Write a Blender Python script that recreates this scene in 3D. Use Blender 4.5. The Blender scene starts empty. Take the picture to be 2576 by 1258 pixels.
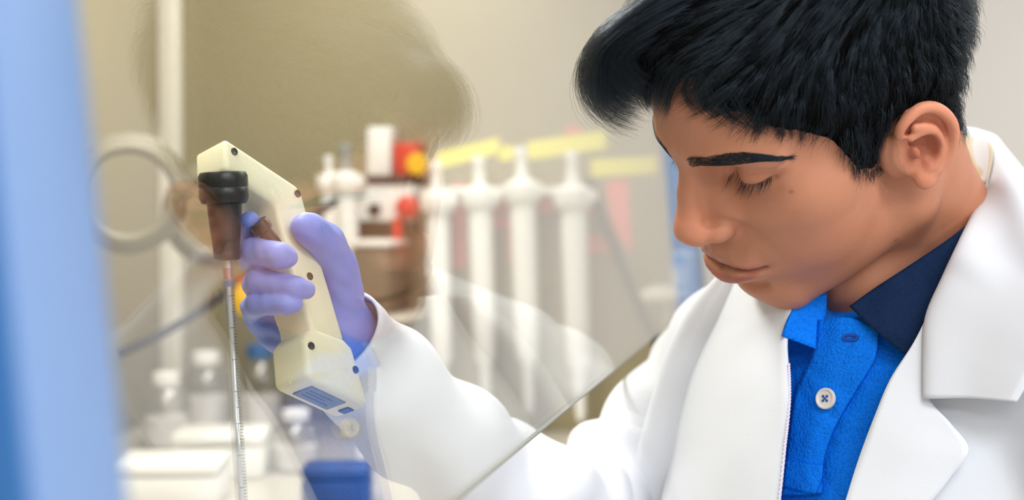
import bpy, bmesh, math, random
import numpy as np
from mathutils import Vector, Matrix

# ------------------------------------------------------------------ camera, world, lights, exposure
SC = bpy.context.scene
COL = SC.collection
IMW, IMH, FPX = 2576.0, 1258.0, 3578.0
CAM_LOC = np.array([0.2, 0.0, 1.3])
CAM_PITCH = math.atan(153 / FPX)                    # looking slightly down
CAM_YAW = math.atan(806 / math.hypot(FPX, 153))     # turned towards the cabinet glass
cam_data = bpy.data.cameras.new('camera')
cam_data.sensor_width = 36.0
cam_data.lens = 36.0 * FPX / IMW
cam_data.clip_start = 0.02
cam_data.dof.use_dof = True
cam_data.dof.focus_distance = 0.852
cam_data.dof.aperture_fstop = 4.4
CAM = bpy.data.objects.new('camera', cam_data)
CAM.location = CAM_LOC
CAM.rotation_euler = (math.pi / 2 - CAM_PITCH, 0, CAM_YAW)
COL.objects.link(CAM)
SC.camera = CAM
SC.view_settings.view_transform = 'Standard'
SC.view_settings.look = 'None'
SC.view_settings.gamma = 1.0
SC.view_settings.use_curve_mapping = False
SC.view_settings.exposure = 0.42
SC.cycles.use_denoising = True
SC.cycles.max_bounces = 6
SC.cycles.diffuse_bounces = 4
SC.cycles.glossy_bounces = 3
SC.cycles.transmission_bounces = 4
SC.cycles.use_adaptive_sampling = True
SC.cycles.adaptive_threshold = 0.08
SC.cycles.caustics_reflective = False
SC.cycles.caustics_refractive = False
SC.cycles.transparent_max_bounces = 12
SC.cycles.sample_clamp_indirect = 6.0
world = bpy.data.worlds.new('world')
SC.world = world
world.use_nodes = True
world.node_tree.nodes['Background'].inputs[0].default_value = (1, 0.97, 0.93, 1)
world.node_tree.nodes['Background'].inputs[1].default_value = 0.3

def area_light(name, loc, sx, sy, power, color=(1, 1, 1), rot=(0, 0, 0)):
    l = bpy.data.lights.new(name, 'AREA')
    l.shape = 'RECTANGLE'; l.size = sx; l.size_y = sy; l.energy = power; l.color = color
    o = bpy.data.objects.new(name, l); o.location = loc; o.rotation_euler = rot
    COL.objects.link(o)
    return o
CEIL_Z = 2.62
ADDED_LAMPS = [(1.0, -1.9), (1.0, -0.45), (2.5, -1.9), (2.5, -0.45), (1.0, 2.7), (2.5, 2.7)]  # out-of-view lamps, added to light the room and the camera-side cheek
LAMP_POWER = 21.5
for (lx, ly) in ADDED_LAMPS:
    area_light('added_ceiling_light', (lx, ly, CEIL_Z - 0.045), 1.1, 0.55, LAMP_POWER, (0.945, 0.975, 1.0))

# ------------------------------------------------------------------ camera maths (to turn measured directions into places)
_ct, _st, _cp, _sp = math.cos(CAM_PITCH), math.sin(CAM_PITCH), math.cos(CAM_YAW), math.sin(CAM_YAW)
CF = np.array([-_sp * _ct, _cp * _ct, -_st])
CR = np.array([_cp, _sp, 0.0])
CU = np.cross(CR, CF)
def ray(px, py):
    return CF + CR * ((px - IMW / 2) / FPX) + CU * ((IMH / 2 - py) / FPX)
def at(px, py, d):
    """point at camera depth d (metres) in the direction of a measured pixel"""
    return CAM_LOC + ray(px, py) * d
def on_plane(px, py, p0, n):
    r = ray(px, py); t = np.dot(np.asarray(p0) - CAM_LOC, n) / np.dot(r, n)
    return CAM_LOC + r * t

# ------------------------------------------------------------------ materials
def srgb(r, g, b):
    f = lambda c: (c / 255 / 12.92) if c <= 10 else ((c / 255 + 0.055) / 1.055) ** 2.4
    return (f(r), f(g), f(b), 1.0)
def principled(name, col, rough=0.5, **kw):
    m = bpy.data.materials.new(name); m.use_nodes = True
    b = m.node_tree.nodes['Principled BSDF']
    b.inputs['Base Color'].default_value = col
    b.inputs['Roughness'].default_value = rough
    for k, v in kw.items():
        b.inputs[k.replace('_', ' ')].default_value = v
    return m
def add_variation(m, scale=8.0, amount=0.12, bump=0.0, bump_scale=60.0, detail=3.0):
    """slight procedural colour unevenness and fine relief"""
    nt = m.node_tree; b = nt.nodes['Principled BSDF']
    tc = nt.nodes.new('ShaderNodeTexCoord')
    if amount > 0:
        n = nt.nodes.new('ShaderNodeTexNoise'); n.inputs['Scale'].default_value = scale; n.inputs['Detail'].default_value = detail
        nt.links.new(tc.outputs['Object'], n.inputs['Vector'])
        mx = nt.nodes.new('ShaderNodeMix'); mx.data_type = 'RGBA'
        c = b.inputs['Base Color'].default_value[:]
        mx.inputs[6].default_value = tuple(max(0, x * (1 - amount)) for x in c[:3]) + (1,)
        mx.inputs[7].default_value = tuple(min(1, x * (1 + amount)) for x in c[:3]) + (1,)
        nt.links.new(n.outputs['Fac'], mx.inputs[0]); nt.links.new(mx.outputs[2], b.inputs['Base Color'])
    if bump > 0:
        n2 = nt.nodes.new('ShaderNodeTexNoise'); n2.inputs['Scale'].default_value = bump_scale; n2.inputs['Detail'].default_value = 4
        nt.links.new(tc.outputs['Object'], n2.inputs['Vector'])
        bp = nt.nodes.new('ShaderNodeBump'); bp.inputs['Strength'].default_value = bump; bp.inputs['Distance'].default_value = 0.001
        nt.links.new(n2.outputs['Fac'], bp.inputs['Height']); nt.links.new(bp.outputs['Normal'], b.inputs['Normal'])
    return m
def emission(name, col, strength):
    m = bpy.data.materials.new(name); m.use_nodes = True
    nt = m.node_tree; nt.nodes.remove(nt.nodes['Principled BSDF'])
    e = nt.nodes.new('ShaderNodeEmission'); e.inputs[0].default_value = col; e.inputs[1].default_value = strength
    nt.links.new(e.outputs[0], nt.nodes['Material Output'].inputs[0])
    m.cycles.emission_sampling = 'NONE'
    return m
def clear_sheet(name, tint, f0=0.04, rough=0.0):
    """thin clear sheet: lets light through, mirrors by Schlick's Fresnel term, the same on both faces"""
    m = bpy.data.materials.new(name); m.use_nodes = True
    nt = m.node_tree; nt.nodes.remove(nt.nodes['Principled BSDF'])
    geo = nt.nodes.new('ShaderNodeNewGeometry')
    dot = nt.nodes.new('ShaderNodeVectorMath'); dot.operation = 'DOT_PRODUCT'
    nt.links.new(geo.outputs['Normal'], dot.inputs[0]); nt.links.new(geo.outputs['Incoming'], dot.inputs[1])
    def math_(op, a, b):
        n = nt.nodes.new('ShaderNodeMath'); n.operation = op
        for i, v in enumerate((a, b)):
            if v is None: continue
            if isinstance(v, (int, float)): n.inputs[i].default_value = v
            else: nt.links.new(v, n.inputs[i])
        return n.outputs[0]
    c = math_('ABSOLUTE', dot.outputs['Value'], None)
    inv = math_('SUBTRACT', 1.0, c)
    p5 = math_('POWER', inv, 5.0)
    fr = math_('ADD', math_('MULTIPLY', p5, 1.0 - f0), f0)
    tr = nt.nodes.new('ShaderNodeBsdfTransparent'); tr.inputs[0].default_value = tint
    gl = nt.nodes.new('ShaderNodeBsdfGlossy'); gl.inputs['Roughness'].default_value = rough
    gl.inputs[0].default_value = (1, 1, 1, 1)
    mx = nt.nodes.new('ShaderNodeMixShader')
    nt.links.new(fr, mx.inputs[0]); nt.links.new(tr.outputs[0], mx.inputs[1]); nt.links.new(gl.outputs[0], mx.inputs[2])
    nt.links.new(mx.outputs[0], nt.nodes['Material Output'].inputs[0])
    return m

# ------------------------------------------------------------------ object helpers
def link(o, parent=None):
    COL.objects.link(o)
    if parent is not None:
        o.parent = parent
        o.matrix_parent_inverse = parent.matrix_world.inverted()
    return o
def tag(o, label=None, cat=None, group=None, kind=None):
    if label: o['label'] = label
    if cat: o['category'] = cat
    if group: o['group'] = group
    if kind: o['kind'] = kind
    return o
def empty(name, loc):
    o = bpy.data.objects.new(name, None)
    o.empty_display_size = 0.05
    o.location = Vector([float(c) for c in loc])
    o.matrix_world = Matrix.Translation(o.location)
    COL.objects.link(o)
    return o
def mesh_obj(name, verts, faces, mat, parent=None, smooth=True):
    me = bpy.data.meshes.new(name)
    verts = np.asarray(verts, dtype=np.float32)
    if isinstance(faces, np.ndarray):
        n, k = faces.shape
        me.vertices.add(len(verts)); me.vertices.foreach_set('co', verts.ravel())
        me.loops.add(n * k); me.loops.foreach_set('vertex_index', faces.astype(np.int32).ravel())
        me.polygons.add(n); me.polygons.foreach_set('loop_start', np.arange(0, n * k, k, dtype=np.int32))
        me.update(calc_edges=True)
    else:
        me.from_pydata([tuple(map(float, v)) for v in verts], [], faces)
    if smooth:
        me.polygons.foreach_set('use_smooth', np.ones(len(me.polygons), dtype=bool))
    if mat is not None: me.materials.append(mat)
    o = bpy.data.objects.new(name, me)
    return link(o, parent)
def bm_obj(name, bm, mat, parent=None, smooth=False, auto=None):
    me = bpy.data.meshes.new(name); bm.normal_update(); bm.to_mesh(me); bm.free()
    if smooth: me.polygons.foreach_set('use_smooth', np.ones(len(me.polygons), dtype=bool))
    if mat is not None: me.materials.append(mat)
    if auto is not None: me.set_sharp_from_angle(angle=math.radians(auto))
    o = bpy.data.objects.new(name, me)
    return link(o, parent)
def V(p): return Vector([float(c) for c in p])
def add_box(bm, lo, hi, bevel=0.0, seg=2, mtx=None):
    r = bmesh.ops.create_cube(bm, size=1.0)
    vs = r['verts']
    for v in vs:
        v.co = Vector([lo[i] + (v.co[i] + 0.5) * (hi[i] - lo[i]) for i in range(3)])
    if bevel > 0:
        es = list({e for v in vs for e in v.link_edges})
        g = bmesh.ops.bevel(bm, geom=es, offset=bevel, segments=seg, profile=0.5, affect='EDGES')
        vs = list({v for f in g['faces'] for v in f.verts} | {v for v in vs if v.is_valid})
    if mtx is not None:
        bmesh.ops.transform(bm, matrix=mtx, verts=vs)
    return vs
def box(name, lo, hi, mat, parent=None, bevel=0.003, mtx=None, seg=2):
    bm = bmesh.new(); add_box(bm, lo, hi, bevel, seg, mtx)
    return bm_obj(name, bm, mat, parent, smooth=True, auto=35)
def frame_mtx(o, xa, ya, za):
    m = Matrix.Identity(4)
    for i, a in enumerate((xa, ya, za)):
        for j in range(3): m[j][i] = float(a[j])
    for j in range(3): m[j][3] = float(o[j])
    return m
def lathe(name, prof, mat, parent=None, mtx=None, seg=32, auto=40):
    """prof: list of (radius, height) turned about local z"""
    bm = bmesh.new(); rings = []
    for r, h in prof:
        if r < 1e-6: rings.append([bm.verts.new((0, 0, h))])
        else: rings.append([bm.verts.new((r * math.cos(2 * math.pi * i / seg), r * math.sin(2 * math.pi * i / seg), h)) for i in range(seg)])
    for a, b in zip(rings, rings[1:]):
        for i in range(seg):
            j = (i + 1) % seg
            if len(a) == 1 and len(b) == 1: continue
            if len(a) == 1: bm.faces.new((a[0], b[j], b[i]))
            elif len(b) == 1: bm.faces.new((a[i], a[j], b[0]))
            else: bm.faces.new((a[i], a[j], b[j], b[i]))
    bmesh.ops.recalc_face_normals(bm, faces=bm.faces[:])
    if mtx is not None: bmesh.ops.transform(bm, matrix=mtx, verts=bm.verts[:])
    return bm_obj(name, bm, mat, parent, smooth=True, auto=auto)
def catmull(pts, n):
    """Catmull-Rom through pts, n samples per span"""
    P = np.asarray(pts, dtype=float)
    P = np.vstack([2 * P[0] - P[1], P, 2 * P[-1] - P[-2]])
    out = []
    for i in range(1, len(P) - 2):
        for t in np.arange(n) / n:
            a, b, c, d = P[i - 1], P[i], P[i + 1], P[i + 2]
            out.append(0.5 * (2 * b + (c - a) * t + (2 * a - 5 * b + 4 * c - d) * t * t + (3 * b - a - 3 * c + d) * t ** 3))
    out.append(P[-2])
    return np.array(out)
def tube_geo(path, rad, seg=10, caps=True):
    path = np.asarray(path, dtype=float); n = len(path)
    rad = np.broadcast_to(np.asarray(rad, dtype=float), (n,))
    T = np.gradient(path, axis=0); T /= np.linalg.norm(T, axis=1)[:, None] + 1e-12
    up = np.array([0, 0, 1.0]) if abs(T[0, 2]) < 0.9 else np.array([1.0, 0, 0])
    u = np.cross(T[0], up); u /= np.linalg.norm(u)
    vs, fs = [], []
    ang = 2 * np.pi * np.arange(seg) / seg
    for i in range(n):
        u = u - T[i] * np.dot(u, T[i]); u /= np.linalg.norm(u); w = np.cross(T[i], u)
        vs.append(path[i] + rad[i] * (np.cos(ang)[:, None] * u + np.sin(ang)[:, None] * w))
    vs = np.vstack(vs)
    for i in range(n - 1):
        for k in range(seg):
            a = i * seg + k; b = i * seg + (k + 1) % seg
            fs.append((a, b, b + seg, a + seg))
    if caps:
        fs.append(tuple(range(seg))[::-1]); fs.append(tuple(range((n - 1) * seg, n * seg)))
    return vs, fs
def tube(name, path, rad, mat, parent=None, seg=10):
    v, f = tube_geo(path, rad, seg)
    o = mesh_obj(name, v, f, mat, parent)
    o.data.set_sharp_from_angle(angle=math.radians(50))
    return o
def patch_obj(name, grid, mat, parent=None, sub=6, thick=0.0015, bevel=False, fn=None):
    """cloth sheet: smooth surface through a grid of 3D points, with real thickness"""
    G = np.asarray(grid, dtype=float)
    A = np.stack([catmull(G[i], sub) for i in range(G.shape[0])])
    B = np.stack([catmull(A[:, j], sub) for j in range(A.shape[1])], axis=1)
    if fn is not None: B = fn(B)
    nr, nc = B.shape[:2]
    idx = np.arange(nr * nc).reshape(nr, nc)
    F = np.stack([idx[:-1, :-1], idx[:-1, 1:], idx[1:, 1:], idx[1:, :-1]], -1).reshape(-1, 4)
    o = mesh_obj(name, B.reshape(-1, 3), F, mat, parent)
    if thick > 0:
        md = o.modifiers.new('thickness', 'SOLIDIFY'); md.thickness = thick; md.offset = 0.0
    return o

# ------------------------------------------------------------------ implicit-surface modelling (bodies, head, glove)
def s_ell(p, c, r):
    q = p - np.asarray(c, np.float32); r = np.asarray(r, np.float32)
    k0 = np.sqrt(((q / r) ** 2).sum(1)); k1 = np.sqrt(((q / (r * r)) ** 2).sum(1)) + 1e-9
    return k0 * (k0 - 1) / k1
def s_sph(p, c, r):
    return np.sqrt(((p - np.asarray(c, np.float32)) ** 2).sum(1)) - r
def s_cap(p, a, b, ra, rb):
    a = np.asarray(a, np.float32); b = np.asarray(b, np.float32); ab = b - a
    t = np.clip(((p - a) @ ab) / (ab @ ab), 0, 1)
    return np.sqrt(((p - a - t[:, None] * ab) ** 2).sum(1)) - (ra + (rb - ra) * t)
def s_chain(p, pts, rs, k=0.0):
    d = None
    for i in range(len(pts) - 1):
        e = s_cap(p, pts[i], pts[i + 1], rs[i], rs[i + 1])
        d = e if d is None else (np.minimum(d, e) if k == 0 else smin(d, e, k))
    return d
def smin(a, b, k):
    h = np.clip(0.5 + 0.5 * (b - a) / k, 0, 1)
    return b + (a - b) * h - k * h * (1 - h)
def smax(a, b, k):
    return -smin(-a, -b, k)
def g_pt(p, c, s, a):
    q = (p - np.asarray(c, np.float32)) / np.asarray(s, np.float32)
    return a * np.exp(-0.5 * (q * q).sum(1))
def d_poly(p, pts):
    d = None
    for i in range(len(pts) - 1):
        e = s_cap(p, pts[i], pts[i + 1], 0, 0)
        d = e if d is None else np.minimum(d, e)
    return d
def g_line(p, pts, s, a):
    d = d_poly(p, pts)
    return a * np.exp(-0.5 * (d / s) ** 2)
def mesh_sdf(f, lo, hi, h, c=6):
    """surface nets on a sparse set of blocks"""
    lo = np.asarray(lo, float); hi = np.asarray(hi, float)
    H = h * c
    nb = np.ceil((hi - lo) / H).astype(int)
    g = np.stack(np.meshgrid(*[np.arange(n) for n in nb], indexing='ij'), -1).reshape(-1, 3)
    fc = f((lo + (g + 0.5) * H).astype(np.float32))
    g = g[np.abs(fc) < H * 1.9]
    off = np.stack(np.meshgrid(*[np.arange(c + 1)] * 3, indexing='ij'), -1).reshape(-1, 3)
    ni = g[:, None, :] * c + off[None]
    P = (lo + ni.reshape(-1, 3) * h).astype(np.float32)
    Vv = np.concatenate([f(P[i:i + 400000]) for i in range(0, len(P), 400000)]).reshape(len(g), c + 1, c + 1, c + 1)
    S = Vv < 0
    corners = [(i, j, k) for i in (0, 1) for j in (0, 1) for k in (0, 1)]
    sl = lambda A, o: A[:, o[0]:o[0] + c, o[1]:o[1] + c, o[2]:o[2] + c]
    cnt = sum(sl(S, o).astype(np.int8) for o in corners)
    cross = (cnt > 0) & (cnt < 8)
    bi, ci, cj, ck = np.nonzero(cross)
    cell = g[bi] * c + np.stack([ci, cj, ck], -1)
    acc = np.zeros((len(bi), 3)); num = np.zeros(len(bi))
    for ax in range(3):
        for o in corners:
            if o[ax]: continue
            o2 = list(o); o2[ax] = 1
            a = Vv[bi, ci + o[0], cj + o[1], ck + o[2]]; b = Vv[bi, ci + o2[0], cj + o2[1], ck + o2[2]]
            m = (a < 0) != (b < 0)
            t = np.where(m, a / np.where(m, a - b, 1), 0)
            q = np.tile(np.array(o, float), (len(bi), 1)); q[:, ax] = t
            acc += q * m[:, None]; num += m
    verts = lo + (cell + acc / num[:, None]) * h
    N = nb * c + 2
    key = lambda q: ((q[:, 0] + 1) * N[1] + q[:, 1] + 1) * N[2] + q[:, 2] + 1
    N = N + 2
    K = key(cell); order = np.argsort(K); Ks = K[order]
    def find(q):
        k = key(q); i = np.searchsorted(Ks, k); i = np.minimum(i, len(Ks) - 1)
        return np.where(Ks[i] == k, order[i], -1)
    faces = []
    for ax in range(3):
        a = S[:, :c, :c, :c]
        o = [0, 0, 0]; o[ax] = 1
        b = sl(S, o)
        e0, e1, e2, e3 = np.nonzero(a != b)
        q = g[e0] * c + np.stack([e1, e2, e3], -1)
        flip = a[e0, e1, e2, e3]
        u, w = (ax + 1) % 3, (ax + 2) % 3
        du = np.zeros(3, int); du[u] = 1; dw = np.zeros(3, int); dw[w] = 1
        ids = [find(q), find(q - du), find(q - du - dw), find(q - dw)]
        Fq = np.stack(ids, -1); ok = (Fq >= 0).all(1)
        Fq = np.where(flip[:, None], Fq, Fq[:, ::-1])[ok]
        faces.append(Fq)
    return verts, np.vstack(faces)
def color_attr(o, name, cols):
    a = o.data.color_attributes.new(name, 'FLOAT_COLOR', 'POINT')
    c = np.ones((len(cols), 4), np.float32); c[:, :3] = cols
    a.data.foreach_set('color', c.ravel())
# ------------------------------------------------------------------ the room
M_WALL = add_variation(principled('wall_paint', srgb(206, 200, 193), 0.8), 2.0, 0.03)
M_CEIL = add_variation(principled('ceiling_paint', srgb(240, 238, 232), 0.9), 3.0, 0.02)
M_FLOOR = add_variation(principled('floor_vinyl', srgb(188, 184, 176), 0.45), 5.0, 0.06)
RX0, RX1, RY0, RY1 = -1.25, 3.4, -3.0, 4.3
def structure(name, lo, hi, mat):
    o = box(name, lo, hi, mat, bevel=0.0); tag(o, kind='structure'); return o
structure('floor', (RX0 - .1, RY0 - .1, -0.1), (RX1 + .1, RY1 + .1, 0), M_FLOOR)
structure('ceiling', (RX0 - .1, RY0 - .1, CEIL_Z), (RX1 + .1, RY1 + .1, CEIL_Z + .1), M_CEIL)
structure('wall_far', (RX0, RY1, 0), (RX1, RY1 + .1, CEIL_Z), M_WALL)
structure('wall_near', (RX0, RY0 - .1, 0), (RX1, RY0, CEIL_Z), M_WALL)
structure('wall_left', (RX0 - .1, RY0 - .1, 0), (RX0, RY1 + .1, CEIL_Z), M_WALL)
structure('wall_right', (RX1, RY0 - .1, 0), (RX1 + .1, RY1 + .1, CEIL_Z), M_WALL)
M_FIXT = principled('lamp_frame_paint', srgb(235, 235, 235), 0.5)
M_DIFF = emission('lamp_diffuser', (0.97, 0.985, 1.0, 1), 3.0)
for i, (lx, ly) in enumerate(ADDED_LAMPS):
    f = empty('added_ceiling_lamp', (lx, ly, CEIL_Z))
    tag(f, 'unseen white framed lamp panel added in the ceiling for light', 'ceiling lamp', 'added ceiling lamp panels')
    for (a, b, c, d) in ((-.6, -.32, .6, -.28), (-.6, .28, .6, .32), (-.6, -.28, -.56, .28), (.56, -.28, .6, .28)):
        box('frame_bar', (lx + a, ly + b, CEIL_Z - .035), (lx + c, ly + d, CEIL_Z), M_FIXT, f)
    box('diffuser', (lx - .56, ly - .28, CEIL_Z - .02), (lx + .56, ly + .28, CEIL_Z - .01), M_DIFF, f, bevel=0.0)

# ------------------------------------------------------------------ safety cabinet with sloping glass sash
TILT = math.radians(5.5)
GX0, GZ0, SASH_Z = 0.024, 1.3, 1.161
GN = np.array([math.cos(TILT), 0, math.sin(TILT)])          # outward normal of the sash
GS = np.array([-math.sin(TILT), 0, math.cos(TILT)])         # up along the sash
def xg(z): return GX0 - (z - GZ0) * math.tan(TILT)
NEAR_Y, FAR_Y = 0.317, 2.02
BACK_X, TOP_Z, DECK_Z = -0.80, 1.98, 0.95
M_BLUE = add_variation(principled('cabinet_blue_enamel', srgb(114, 143, 188), 0.35), 3.0, 0.03)
M_STEEL = add_variation(principled('cabinet_inner_panel', srgb(152, 142, 112), 0.42, Metallic=0.0), 2.5, 0.05)
M_DECK = add_variation(principled('cabinet_deck_steel', srgb(196, 190, 178), 0.35, Metallic=0.2), 4.0, 0.05)
M_STRIP = principled('corner_strip_steel', srgb(226, 220, 206), 0.3, Metallic=0.1)
cab = empty('safety_cabinet', (-0.4, 1.2, 0.0))
tag(cab, 'blue framed laboratory safety cabinet with tan inner panels', 'cabinet')
def slope_box(name, y0, y1, z0, z1, d0, d1, mat, parent, bevel=0.004):
    """box following the sash slope; d0..d1 = depth measured along the sash normal"""
    o0 = np.array([xg(z0), 0, z0])
    m = frame_mtx(o0, GN, (0, 1, 0), GS)
    return box(name, (d0, y0, 0), (d1, y1, (z1 - z0) / math.cos(TILT)), mat, parent, bevel, m, 3)
slope_box('side_post', NEAR_Y - 0.045, NEAR_Y, 0.90, 2.0, -0.05, 0.004, M_BLUE, cab, 0.008)
M_BLUE_SHADE = principled('cabinet_blue_enamel_shaded', srgb(40, 98, 160), 0.4)
slope_box('post_shade_face', NEAR_Y - 0.049, NEAR_Y - 0.0455, 0.90, 2.0, -0.05, 0.0035, M_BLUE_SHADE, cab, 0.001)  # thin added face; its deeper blue paints the shade on the post's side
slope_box('side_post', FAR_Y - 0.008, FAR_Y + 0.05, 0.90, 2.0, 0.018, 0.055, M_BLUE, cab, 0.004)
box('back_panel', (BACK_X - .02, NEAR_Y - .03, DECK_Z - .02), (BACK_X, FAR_Y + .03, TOP_Z), M_STEEL, cab)
box('side_panel', (BACK_X - .02, FAR_Y, DECK_Z - .02), (-.02, FAR_Y + .03, TOP_Z), M_STEEL, cab)
box('side_panel', (BACK_X - .02, NEAR_Y - .04, DECK_Z - .02), (-.06, NEAR_Y - .012, TOP_Z), M_STEEL, cab)
box('top_panel', (BACK_X - .02, NEAR_Y - .04, TOP_Z), (-.05, FAR_Y + .03, TOP_Z + .03), M_STEEL, cab)
box('header', (-.62, NEAR_Y - .045, TOP_Z + .03), (-.02, FAR_Y + .05, 2.35), M_BLUE, cab, 0.01)
box('deck', (BACK_X, NEAR_Y - .02, DECK_Z - .03), (.08, FAR_Y, DECK_Z), M_DECK, cab)
box('front_sill', (.08, NEAR_Y - .045, DECK_Z - .06), (.115, FAR_Y + .05, DECK_Z - .006), M_BLUE, cab, 0.01)
box('stand', (BACK_X, NEAR_Y - .04, 0.0), (.02, FAR_Y + .05, DECK_Z - .06), M_BLUE, cab, 0.01)
box('corner_strip', (BACK_X, FAR_Y - .028, DECK_Z), (BACK_X + .032, FAR_Y, TOP_Z), M_STRIP, cab, 0.004)
lampo = area_light('cabinet_lamp_light', (-.38, 1.2, TOP_Z - .05), 0.3, 1.5, 17.0, (1.0, .98, .93))
box('lamp_housing', (-.55, .42, TOP_Z - .04), (-.21, 1.98, TOP_Z), M_FIXT, cab)
sash = empty('glass_sash', (GX0, 1.2, SASH_Z))
tag(sash, 'sloping clear glass sash of the cabinet mirroring the person', 'glass sash')
M_GLASS = clear_sheet('sash_glass', (0.98, 0.985, 0.98, 1), 0.085)
slope_box('glass_pane', NEAR_Y, FAR_Y - .01, SASH_Z + .001, TOP_Z, -0.0015, 0.0015, M_GLASS, sash, 0.0)
M_EDGE = principled('glass_edge', srgb(96, 98, 90), 0.3)
slope_box('bottom_edge', NEAR_Y, FAR_Y - .01, SASH_Z, SASH_Z + .001, -0.0016, 0.0016, M_EDGE, sash, 0.0003)
# ------------------------------------------------------------------ the person: head, neck (one continuous skin surface)
HM = np.array([[-0.68998, -0.67422, -0.26334], [0.66380, -0.44434, -0.60160], [0.28860, -0.58990, 0.75414]])   # columns: right, forward, up of the head
HC = np.array([0.19331, 0.92074, 1.34539])
def h2w(q): return HC + (np.asarray(q, float) / 1000.0) @ HM.T
def w2h(w): return ((np.asarray(w, float) - HC) @ HM) * 1000.0
HEAD_RES = 1.3
def mir(p):
    q = p.copy(); q[:, 0] = np.abs(q[:, 0]); return q
def cranium(p):
    d = s_ell(p, (0, -14, 50), (75, 95, 86))
    return smin(d, s_ell(p, (0, 38, 58), (60, 62, 58)), 22)
LID = [(15.5, 88, 24.5), (20, 88.5, 22), (27, 88, 21.3), (34, 85.5, 22.3), (40, 81, 24), (45.5, 74.5, 26)]
CREASE = [(16, 88.5, 28), (23, 89.5, 30), (32, 88.5, 31.5), (40, 84, 33), (47, 77.5, 34.5), (53, 72.5, 36)]
MOUTH = [(25, 0, -42.5), (19, 0, -38.6), (12, 0, -36.8), (6, 0, -38.0), (0, 0, -40.4)]
UPLIP = [(22, 0, -38.4), (13, 0, -34.6), (5, 0, -35.0), (0, 0, -36.8)]
LOWLIP = [(21, 0, -44), (14, 0, -45.8), (6, 0, -48.4), (0, 0, -49.4)]
def d2(m, pts):
    """distance across the face (front view), ignoring depth"""
    q = m.copy(); q[:, 1] = 0
    return d_poly(q, pts)
def ear_sdf(p):
    c = np.array([76, 6, -2], np.float32)
    q = (p - c) / np.array([0.84, 0.76, 0.84], np.float32)
    return 0.82 * ear_shape(c + q)
def ear_shape(p):
    # left/right alike: x outwards (>0), y forward, z up; helix rim, antihelix, bowl, lobe, tragus
    hel = [(74, 4, 17), (79, 9, 21), (82.5, 9.5, 28), (86, 3, 34), (89, -8, 36.5), (92, -18, 32), (94, -25, 22), (94.5, -28, 10), (92, -27, -2), (88, -22, -13), (84, -14, -21)]
    hel = catmull(hel, 3)
    rs = np.interp(np.arange(len(hel)), [0, 6, 14, 22, len(hel) - 1], [3.2, 3.8, 4.4, 4.6, 4.6])
    d = s_chain(p, hel, rs)
    lobe = smin(s_ell(p, (81, -4, -22), (5.6, 12.5, 11.5)), s_cap(p, (71, 4, -12), (80, 0, -20), 6, 5), 5)
    d = smin(d, lobe, 6)
    plate = s_ell(p, (81, -9, 7), (4.0, 19, 28))              # back wall of the bowl
    # tilt the plate: outer edge stands off the head
    q = p.copy(); q[:, 0] = p[:, 0] - (-(p[:, 1]) * 0.38 - 2.0)
    plate = s_ell(q, (79, -9, 6), (4.0, 20, 29))
    d = smin(d, plate, 4)
    ah = catmull([(86, -1, 24), (88.5, -9, 20), (89.5, -15, 12), (89, -17, 2), (87, -14.5, -8), (85, -8.5, -14)], 3)
    d = smin(d, s_chain(p, ah, np.linspace(3.0, 4.2, len(ah))), 5.0)
    ah2 = catmull([(84, 4, 17), (87, -4, 17.5), (89, -13, 15)], 3)
    d = smin(d, s_chain(p, ah2, np.full(len(ah2), 2.8)), 4.0)
    d = smax(d, -s_ell(q, (84, -5, 2), (11.5, 10.0, 12.5)), 2.5)  # concha hollow
    d = smin(d, s_ell(q, (72.5, -6, 3), (4.5, 17, 19)), 2.0)
    d = smin(d, s_ell(p, (81, 1.5, 2), (4.6, 3.8, 5.6)), 3.5)   # tragus
    d = smin(d, s_ell(p, (84.5, -4.5, -14.5), (3.6, 4.2, 3.6)), 3)
    d = smin(d, s_ell(p, (65, 9, -2), (8, 11, 18)), 10)
    d = smin(d, s_cap(p, (66, -8, 20), (80, -12, 18), 7, 4), 6)
    d = smin(d, s_cap(p, (66, -4, -6), (79, -8, -10), 9, 4), 6)
    return d
def head_sdf(p):
    m = mir(p)
    d = cranium(p)
    d = smin(d, s_ell(m, (0, 40, 0), (55, 56, 52)), 20)           # mid face
    d = smin(d, s_ell(m, (38, 50, 2), (25, 26, 22)), 22)          # cheek bones
    d = smin(d, s_ell(m, (0, 70, -40), (33, 34.5, 29)), 14)         # muzzle
    d = smin(d, s_ell(m, (0, 34, -40), (52, 47, 42)), 18)         # lower cheeks
    d = smin(d, s_ell(m, (22, 36, -28), (37.5, 46, 46)), 22)
    d = smin(d, s_cap(m, (50, -2, -52), (16, 72, -78), 19, 15), 16)   # jaw bone
    d = smin(d, s_ell(m, (0, 77, -77), (24, 17.5, 17)), 12)       # chin
    d = smin(d, s_ell(m, (0, 40, -72), (34, 34, 20)), 14)         # under the chin
    # neck
    d = smin(d, s_chain(p, [(0, -26, -10), (0, -32, -90), (-3, -42, -180)], [57, 56, 62]), 18)
    d = smin(d, s_cap(m, (58, -18, -25), (16, 30, -150), 12, 10), 16)
    d = smin(d, s_chain(p, [(-8, 8, -78), (-20, 20, -112), (-26, 24, -172)], [24, 35, 42]), 10)
    i = np.nonzero((m[:, 1] > 35) & (m[:, 2] > -105) & (m[:, 2] < 75))[0]
    if len(i):
        d = d.copy(); d[i] = face_detail(d[i], m[i])
    near = np.nonzero((m[:, 0] > 62) & (m[:, 1] > -36) & (m[:, 1] < 24) & (m[:, 2] > -44) & (m[:, 2] < 48))[0]
    if len(near):
        e = ear_sdf(m[near])
        d = d.copy(); d[near] = smin(d[near], e, 3.0)
    return d
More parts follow.
